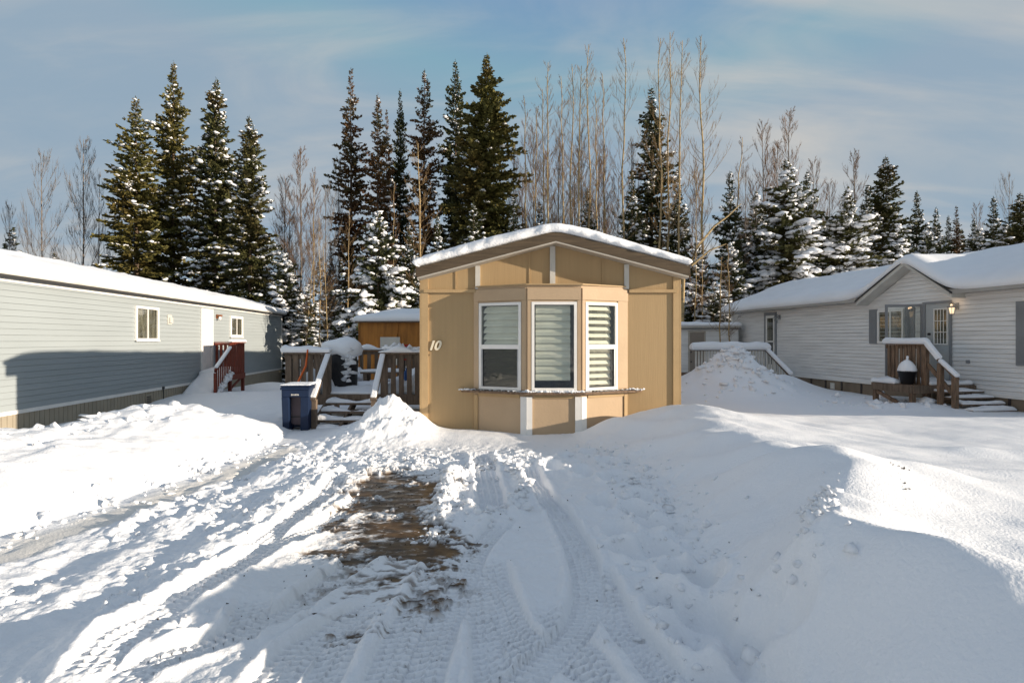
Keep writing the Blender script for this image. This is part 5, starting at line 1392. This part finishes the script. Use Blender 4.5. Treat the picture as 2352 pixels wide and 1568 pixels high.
def put_tree(lib, key, name, x, y, z, H, RAD, rz, label, cat, group):
    H0, R0, parts = lib[key]
    t = thing(name, (x, y, z), label, cat, rz, group)
    t.scale = (RAD/R0, RAD/R0, H/H0)
    for pn, me in parts:
        o = bpy.data.objects.new(pn, me); COL.objects.link(o); o.parent = t
    return t
def base_z(x, y):
    return -.75 if x < 0 else (-.3 if x < 8 else -.2)
GC = 'conifers standing behind the homes'
CL = [
 ('fir_a', 312, 232, 78, 34.0, 'snow-flecked fir, leftmost of the four tall firs over the sage green roof'),
 ('fir_a', 398, 152, 66, 36.0, 'tallest of the four sunlit firs above the sage green home'),
 ('fir_b', 496, 190, 66, 37.0, 'dark fir with a clean spire, third of the four behind the sage green home'),
 ('fir_b', 573, 275, 62, 34.0, 'shorter olive fir at the right end of the four over the sage green roof'),
 ('brown_a', 806, 168, 46, 38.0, 'narrow browned spruce, first tall spire right of the open sky gap'),
 ('brown_b', 868, 225, 42, 36.5, 'browned spruce with bent branches beside the first narrow spire'),
 ('brown_a', 888, 262, 30, 39.0, 'thin second spire crowding the bent brown spruce'),
 ('dark_a', 919, 215, 36, 40.0, 'slim dark spruce rising over the orange brown shed roof'),
 ('brown_b', 975, 170, 48, 37.5, 'rust-tinged spruce at the left edge of the tan home roof'),
 ('dark_a', 1046, 148, 52, 39.0, 'pointed snow-dusted spruce just left of the broadest evergreen'),
 ('dense', 1118, 135, 88, 36.0, 'broadest dense olive evergreen rising behind the tan home, nearly free of snow'),
 ('dark_a', 1496, 208, 62, 36.0, 'tall dark spruce behind the bare aspens right of the tan home ridge'),
 ('mid', 1452, 398, 46, 33.0, 'shorter snowy spruce leaning against the left side of the dark one behind the aspens'),
 ('mid', 1556, 395, 52, 35.0, 'spruce half hidden by aspen trunks above the right corner of the tan roof'),
 ('mid', 1676, 400, 50, 31.0, 'snow-clumped spruce standing alone over the small white shed'),
 ('laden_a', 1808, 378, 92, 29.5, 'wide spruce weighed down by snow behind the far end of the white home'),
 ('mid', 1853, 402, 56, 31.0, 'second snowy leader growing out of the wide snow-laden spruce'),
 ('laden_a', 1945, 440, 80, 30.0, 'bushy spruce buried in thick snow above the white home roof vent'),
 ('fir_b', 2034, 365, 60, 40.0, 'green spruce with a sharp tip over the front gable of the white home'),
 ('mid', 1992, 430, 46, 39.0, 'dark spruce shoulder left of the sharp-tipped green one'),
 ('mid', 2106, 445, 48, 42.0, 'olive spruce right of the sharp-tipped green one'),
 ('mid', 2150, 482, 38, 44.0, 'snowy spruce in the row stepping down over the white home gable'),
 ('mid', 2178, 500, 30, 46.0, 'small dark spruce at the low end of the row over the gable'),
 ('brown_a', 2197, 478, 26, 46.0, 'thin solitary brown spruce past the low end of the row'),
 ('mid', 2236, 505, 34, 47.0, 'low spruce beside the thin solitary brown one'),
 ('mid', 2282, 458, 50, 41.0, 'frosted spruce over the highest part of the white home roof'),
 ('fir_b', 2343, 448, 60, 34.0, 'blue-green spruce cut by the right border of the picture'),
 ('laden_b', 655, 585, 60, 31.5, 'round snow-laden spruce beyond the far end of the sage green roof'),
 ('small', 705, 660, 52, 30.0, 'low snowy spruce right of the sage green home end wall'),
 ('laden_b', 868, 490, 72, 27.0, 'snow-drooped spruce with bowed branches behind the orange brown shed'),
 ('small', 780, 690, 46, 27.0, 'small white-clotted spruce left of the orange brown shed'),
 ('mid', 1088, 470, 55, 31.0, 'snow-crusted young spruce behind the left slope of the tan roof'),
 ('mid', 940, 520, 45, 30.0, 'shaded young spruce between the drooped spruce and the tan home'),
 ('mid', 1005, 500, 45, 31.0, 'young spruce half hidden by the left eave of the tan home'),
 ('mid', 1180, 455, 45, 33.0, 'young spruce peeking over the tan roof below the broadest evergreen'),
 ('mid', 1350, 440, 45, 34.0, 'snowy young spruce in the aspens above the tan roof ridge'),
 ('laden_b', 1600, 560, 60, 29.0, 'shaded snowy spruce against the right wall of the tan home'),
 ('laden_b', 1680, 560, 55, 28.5, 'snowy spruce right behind the small white shed'),
 ('small', 1640, 655, 52, 27.5, 'small spruce drooping its snow onto the white shed roof'),
 ('laden_b', 1745, 520, 60, 33.0, 'dim snow-clotted spruce between the shed and the wide snow-laden one'),
 ('laden_b', 1890, 520, 65, 32.0, 'snow-mounded spruce filling the gap over the white home roof'),
 ('laden_b', 2060, 520, 62, 35.0, 'snow-clumped low spruce just above the white home gable peak'),
 ('laden_a', 2000, 500, 70, 36.0, 'broad snow-clumped spruce between the bushy buried one and the sharp-tipped green one'),
 ('laden_b', 2130, 535, 60, 38.0, 'low snow-mounded spruce just right of the white home gable peak'),
 ('laden_b', 2245, 530, 60, 38.0, 'low snow-mounded spruce under the thin solitary brown one'),
 ('laden_b', 2310, 520, 60, 37.0, 'low snow-mounded spruce near the right border over the white roof'),
 ('laden_a', 1735, 450, 70, 35.0, 'broad shaded snowy spruce in the gap left of the wide snow-laden one'),
 ('mid', 500, 420, 55, 39.0, 'shadowed spruce filling the gap low between the tall firs'),
 ('mid', 590, 470, 50, 37.0, 'low dark spruce behind the shorter olive fir'),
 ('mid', 352, 430, 50, 38.0, 'shadowed spruce wedged between the two leftmost tall firs'),
 ('mid', 1240, 470, 42, 37.0, 'small snowy spruce at the foot of the leftmost aspens'),
 ('mid', 760, 560, 24, 40.0, 'thin dark spruce at the edge of the open sky gap'),
]
for i, (key, u, v, hw, d, lab) in enumerate(CL):
    x, y = pos(u, d), d; bz = base_z(x, y); H = hgt(v, d)-bz; H *= 1.02
    put_tree(CONI, key, 'spruce_tree', x, y, bz, H, hw/FPX*d*(1.15 if hw < 55 else 1.27), (i*2.399) % 6.283, lab, 'tree', GC)

# ---- bare deciduous trees
BARE = {}
def bare_data(H, seed, br0=.35, nbr=34, ang=55, blen=.22, sub=5, twigs=3, curve=.5, wob=.012, r0=.10, tip=.018, fork=False, tw=.011, low=.12):
    r = np.random.default_rng(seed); trunk, limbs, tws = [], [], []
    k = 14; zs_ = np.linspace(-.6, H, k)
    xy = np.cumsum(r.normal(0, wob*H/k*3, (k, 2)), 0); xy -= xy[0]; xy -= np.linspace(0, 1, k)[:, None]*xy[-1]*.7
    T = np.stack([xy[:, 0], xy[:, 1], zs_], 1); rad = r0*(1-np.linspace(0, 1, k))**.8+tip
    trunk.append((T, rad, 7))
    def at_(z): return np.array([np.interp(z, zs_, T[:, 0]), np.interp(z, zs_, T[:, 1]), z])
    def grow(p, a, el, L, rr, lev):
        n = 5; pts = [p]; e = el; aa = a
        for i in range(n):
            e += curve*.22*(1.3-e)+r.normal(0, .05); aa += r.normal(0, .10)
            q = pts[-1]+L/n*np.array([math.cos(aa)*math.cos(e), math.sin(aa)*math.cos(e), math.sin(e)]); pts.append(q)
        pts = np.array(pts); R_ = rr*(1-np.linspace(0, .8, n+1))
        (limbs if lev == 0 else tws).append((pts, R_, 4 if lev == 0 else 3))
        if lev == 0:
            for s in range(sub):
                f = .25+.7*(s+r.random())/sub; i_ = min(n-1, int(f*n)); pp = pts[i_]+(pts[i_+1]-pts[i_])*(f*n-i_)
                grow(pp, aa+r.choice([-1, 1])*(.5+.5*r.random()), e-.1+r.normal(0, .25), L*(.55-.3*f)*(.7+.6*r.random()), rr*.45, 1)
        elif lev == 1:
            for s in range(twigs):
                f = .2+.75*r.random(); i_ = min(n-1, int(f*n)); pp = pts[i_]
                grow(pp, aa+r.choice([-1, 1])*(.4+.6*r.random()), e+r.normal(0, .35), L*(.5)*(.6+.6*r.random()), max(tw*.7, rr*.5), 2)
    for i in range(nbr):
        t = br0+(1-br0)*((i+r.random())/nbr)**.9*.985
        L = H*blen*(1-t)**.55*(.45+.75*r.random())+.15
        if t < br0+.1: L *= .7
        grow(at_(t*H), r.random()*6.283, math.radians(90-ang+r.normal(0, 8)), L, max(tw, r0*.30*(1-t)+.006), 0)
    for i in range(int(nbr*low)):
        t = .08+.3*r.random(); grow(at_(t*H), r.random()*6.283, math.radians(40+r.normal(0, 15)), H*.09*r.random(), .010, 1)
    return trunk, limbs, tws
def make_bare(key, H, RAD, seed, mt, mtw, **kw):
    tr_, li, tw_ = bare_data(H, seed, **kw)
    BARE[key] = (H, RAD, [('trunk', tube_mesh('trunk', tr_, mt)), ('branches', tube_mesh('branches', li, mt if mt is M['aspen_dark'] else M['twig_pale'])), ('twigs', tube_mesh('twigs', tw_, mtw))])
make_bare('aspen_a', 20, 1.35, 31, M['aspen'], M['twig_pale'], br0=.36, nbr=40, ang=48, blen=.17, sub=6, twigs=3, curve=.7, r0=.075)
make_bare('aspen_b', 20, 1.35, 32, M['aspen'], M['twig_pale'], br0=.32, nbr=44, ang=54, blen=.19, sub=5, twigs=3, curve=.9, r0=.08, wob=.028)
make_bare('aspen_c', 20, 1.35, 33, M['aspen'], M['twig'], br0=.28, nbr=44, ang=40, blen=.15, sub=6, twigs=4, curve=.5, r0=.065, wob=.022)
make_bare('brush_a', 12, 2.2, 34, M['aspen'], M['twig'], br0=.15, nbr=52, ang=36, blen=.27, sub=7, twigs=6, curve=.35, r0=.07, tw=.013)
make_bare('brush_b', 12, 2.2, 35, M['aspen_dark'], M['twig'], br0=.13, nbr=56, ang=40, blen=.29, sub=7, twigs=6, curve=.3, r0=.075, tw=.013)
make_bare('alder', 11, 3.2, 36, M['aspen_dark'], M['aspen_dark'], br0=.14, nbr=42, ang=50, blen=.38, sub=7, twigs=4, curve=.5, r0=.085, tw=.014, wob=.02)
GB = 'bare deciduous trees behind the homes'
BL = [
 ('alder', 95, 352, 66, 33, 'bare grey tree, leftmost over the sage green roof'),
 ('alder', 190, 320, 78, 34, 'bare grey tree with low forked limbs, second over the sage green roof'),
 ('alder', 228, 400, 50, 36, 'bare thin tree hidden against the leftmost fir'),
 ('alder', 22, 470, 45, 38, 'faint low bare tree at the left border'),
 ('brush_b', 690, 345, 62, 36, 'reddish bare birch with a dense twig crown between the firs and the narrow spires'),
 ('brush_b', 655, 410, 46, 38, 'bare twiggy tree touching the right side of the shorter olive fir'),
 ('brush_a', 722, 400, 44, 35, 'bare brown tree just left of the open sky gap'),
 ('alder', 748, 430, 40, 33, 'slender dark bare tree standing in the open sky gap'),
 ('brush_b', 778, 365, 40, 38, 'bare twig crown behind the first narrow spire'),
 ('aspen_c', 700, 540, 16, 27, 'pale bare trunk splaying left from the clump beside the sage green home'),
 ('aspen_b', 735, 500, 16, 26.5, 'middle pale trunk of the clump beside the sage green home'),
 ('aspen_a', 752, 560, 14, 26, 'pale bare trunk at the right of the clump beside the sage green home'),
 ('aspen_a', 800, 480, 22, 30, 'pale thin trunk rising in front of the first narrow spire'),
 ('aspen_c', 905, 420, 20, 29, 'leaning bare trunk behind the orange brown shed'),
 ('aspen_a', 963, 330, 20, 30, 'pale straight trunk in front of the rust-tinged spruce'),
 ('aspen_c', 1205, 225, 26, 34, 'thin aspen right beside the broadest evergreen'),
 ('aspen_c', 1232, 245, 22, 35, 'fine aspen, second from the broadest evergreen'),
 ('aspen_a', 1262, 143, 34, 33, 'tall pale aspen with crowded upper twigs left of the tan roof ridge'),
 ('aspen_c', 1290, 175, 24, 35, 'thin aspen directly over the tan roof ridge'),
 ('aspen_b', 1312, 148, 30, 34, 'wavy aspen just right of the tan roof ridge'),
 ('aspen_a', 1336, 150, 28, 32.5, 'straight bright aspen between the wavy one and the tall dark-topped one'),
 ('aspen_b', 1354, 102, 36, 33.5, 'tall aspen whose top rises clear of the ridge-side clump'),
 ('aspen_c', 1385, 170, 28, 36, 'slender aspen at the right side of the ridge clump'),
 ('aspen_b', 1430, 88, 40, 32, 'single tall aspen with upturned limbs between the clump and the dark spruce'),
 ('brush_b', 1450, 330, 40, 36, 'dark bare tree between the single tall aspen and the dark spruce'),
 ('aspen_b', 1520, 88, 32, 31, 'tall aspen crossing the front of the tall dark spruce, left one'),
 ('aspen_b', 1538, 76, 38, 32, 'tallest aspen in front of the tall dark spruce'),
 ('aspen_a', 1566, 92, 36, 30.5, 'thick pale aspen just right of the dark spruce'),
 ('aspen_b', 1612, 82, 48, 30, 'lone tall aspen with long sweeping branches right of the others'),
 ('aspen_c', 1650, 330, 32, 33, 'low slanting aspen between the lone tall one and the snowy spruce'),
 ('aspen_c', 1598, 420, 22, 27, 'short pale sapling behind the right corner of the tan roof'),
 ('brush_a', 1225, 300, 44, 37, 'brown twiggy tree at the foot of the first aspens'),
 ('brush_a', 1285, 310, 46, 38, 'brown twiggy tree behind the tan roof ridge'),
 ('brush_a', 1335, 300, 46, 37, 'brown twiggy tree under the straight bright aspen'),
 ('brush_a', 1385, 330, 44, 38, 'brown twiggy tree under the slender aspen'),
 ('brush_b', 1180, 330, 36, 39, 'brown twiggy tree partly behind the broadest evergreen'),
 ('brush_b', 1752, 285, 52, 37, 'bare brownish tree left of the wide snow-laden spruce'),
 ('brush_b', 1812, 258, 60, 37, 'bare brownish tree rising directly behind the wide snow-laden spruce'),
 ('alder', 1712, 380, 36, 34, 'dark bare tree between the snowy spruce and the brownish pair'),
 ('brush_b', 1868, 370, 44, 39, 'bare twig crown right of the wide snow-laden spruce'),
 ('brush_b', 1962, 352, 56, 42, 'bare rounded twig crown left of the sharp-tipped green spruce'),
 ('brush_b', 1200, 400, 46, 40, 'dense brown thicket tree low beside the broadest evergreen'),
 ('brush_b', 1260, 350, 50, 41, 'dense brown thicket tree low left of the tan roof ridge'),
 ('brush_b', 1320, 345, 50, 42, 'dense brown thicket tree low over the tan roof ridge'),
 ('brush_b', 1375, 365, 50, 41, 'dense brown thicket tree low at the right of the ridge clump'),
 ('brush_b', 1420, 400, 44, 40, 'dense brown thicket tree under the single tall aspen'),
 ('brush_a', 1600, 380, 46, 38, 'brown thicket tree under the lone tall aspen'),
 ('brush_b', 1730, 420, 44, 40, 'low brown thicket tree beside the dark bare tree'),
 ('brush_b', 1785, 330, 50, 40, 'low brown thicket tree between the brownish pair'),
 ('brush_b', 665, 480, 50, 40, 'low brown thicket tree behind the round snow-laden spruce'),
 ('brush_b', 1905, 420, 44, 42, 'low brown thicket tree behind the bushy snow-buried spruce'),
 ('aspen_c', 1247, 205, 24, 34.5, 'thin aspen close beside the tall one with crowded upper twigs'),
 ('aspen_c', 1368, 215, 24, 35, 'thin aspen beside the tall one rising clear of the clump'),
 ('alder', 2318, 400, 44, 42, 'bare tree over the highest part of the white home roof'),
 ('brush_b', 2243, 470, 30, 48, 'faint bare tree above the low end of the spruce row'),
 ('aspen_c', 1672, 560, 18, 21.6, 'thin dark bare sapling in front of the far corner of the white home'),
 ('aspen_a', 1654, 590, 16, 22.2, 'thin bare sapling in front of the small white shed'),
 ('aspen_c', 1615, 520, 18, 27.2, 'thin bare trunk behind the small white shed door'),
]
for i, (key, u, v, hw, d, lab) in enumerate(BL):
    x, y = pos(u, d), d; bz = base_z(x, y); H = hgt(v, d)-bz
    t = put_tree(BARE, key, 'bare_tree', x, y, bz, H, max(hw/FPX*d, BARE[key][1]*((.75 if H > 11 else .34) if key[:3] == 'asp' else .4))*1.1, (i*1.7) % 6.283, lab, 'tree', GB)
    if u in (700,): t.rotation_euler[1] = R(-5)
    if u == 752: t.rotation_euler[1] = R(-2)
    if u == 1650: t.rotation_euler[1] = R(7)
# broken limb leaning out behind the tan roof
tb = thing('fallen_branch', (pos(1585, 26), 26, -.2), 'broken pale branch slanting up behind the right corner of the tan roof', 'branch')
z0 = .2
def q_(u, v, d=26): return np.array([pos(u, d)-pos(1585, 26), 0, hgt(v, d)+.2])
me = tube_mesh('limb', [(np.array([q_(1570, 640), q_(1600, 570), q_(1640, 520), q_(1672, 496), q_(1702, 468)]), np.array([.07, .06, .05, .04, .02]), 6),
                        (np.array([q_(1588, 610), q_(1630, 575), q_(1668, 560)]), np.array([.05, .04, .02]), 5)], M['aspen'])
o = bpy.data.objects.new('limb', me); COL.objects.link(o); o.parent = tb
me = tube_mesh('trunk', [(np.array([q_(1560, 900), q_(1566, 760), q_(1570, 640)]), np.array([.10, .09, .07]), 7)], M['aspen'])
o = bpy.data.objects.new('trunk', me); COL.objects.link(o); o.parent = tb

# ---- the wood beyond: one mass
r = np.random.default_rng(99)
Va, Fa, SPa, SSa = spruce_data(9, 1.9, 61, snow=.5, snow_size=.3, whorl=.42, nb=6, card=(.6, .2), fill=.5, ragged=.5)
Vsn, Fsn = snow_lump_data(SPa, SSa, 62)
VV, FF, VS, FS = [], [], [], []; o1 = o2 = 0
spots = []
for i in range(95):
    d = r.uniform(46, 72); u = r.uniform(-500, 2900); spots.append((pos(u, d), d, r.uniform(.8, 1.35)))
for (x, y, s) in spots:
    a = r.random()*6.28; c, s_ = math.cos(a), math.sin(a)
    Rm = np.array([[c, -s_, 0], [s_, c, 0], [0, 0, 1]])
    sc = np.array([s*1.15, s*1.15, s])
    VV.append((Va*sc)@Rm.T+np.array([x, y, -.8])); FF.append(Fa+o1); o1 += len(Va)
    VS.append((Vsn*sc)@Rm.T+np.array([x, y, -.8])); FS.append(Fsn+o2); o2 += len(Vsn)
w1 = np_mesh('far_wood', np.concatenate(VV), np.concatenate(FF), M['spruce_dark'], smooth=False)
tag(w1, 'far wood of small spruces reading as one mass behind the tree line', 'woodland', kind='stuff')
w2 = np_mesh('far_wood_snow', np.concatenate(VS), np.concatenate(FS), M['tree_snow'])
w2.parent = w1; w2.name = 'snow_clumps'
# ---- low snow-covered brush at the feet of the trees
pp, ps_ = [], []; tubes = []
for i in range(520):
    d = r.uniform(26.5, 33); u = r.choice([r.uniform(600, 1000), r.uniform(1540, 1760), r.uniform(1000, 1540), r.uniform(100, 2500)])
    x, y = pos(u, d), d
    if x > 8.5 and y < 27.5: continue
    if x < -10.5 and y < 31: continue
    bz = base_z(x, y); h = r.uniform(.5, 2.0)
    for k in range(5):
        a = r.random()*6.28; e = r.uniform(.1, .6)
        tip = np.array([x+math.cos(a)*h*e, y+math.sin(a)*h*e, bz+h*r.uniform(.6, 1)])
        mid_ = (np.array([x, y, bz])+tip)/2+np.array([0, 0, .15*h])
        tubes.append((np.array([[x, y, bz-.1], mid_, tip]), np.array([.018, .012, .005]), 3))
        for q in (mid_, tip):
            if r.random() < .75: pp.append(tuple(q+r.normal(0, .08, 3))); ps_.append(r.uniform(.05, .20))
me = tube_mesh('undergrowth', tubes, M['twig'])
ug = bpy.data.objects.new('undergrowth', me); COL.objects.link(ug); tag(ug, 'tangled bare brush loaded with snow under the trees', 'brush', kind='stuff')
Vu, Fu = snow_lump_data(np.array(pp), np.array(ps_), 71, .6)
us = np_mesh('undergrowth_snow', Vu, Fu, M['tree_snow']); us.parent = ug; us.name = 'snow_clumps'
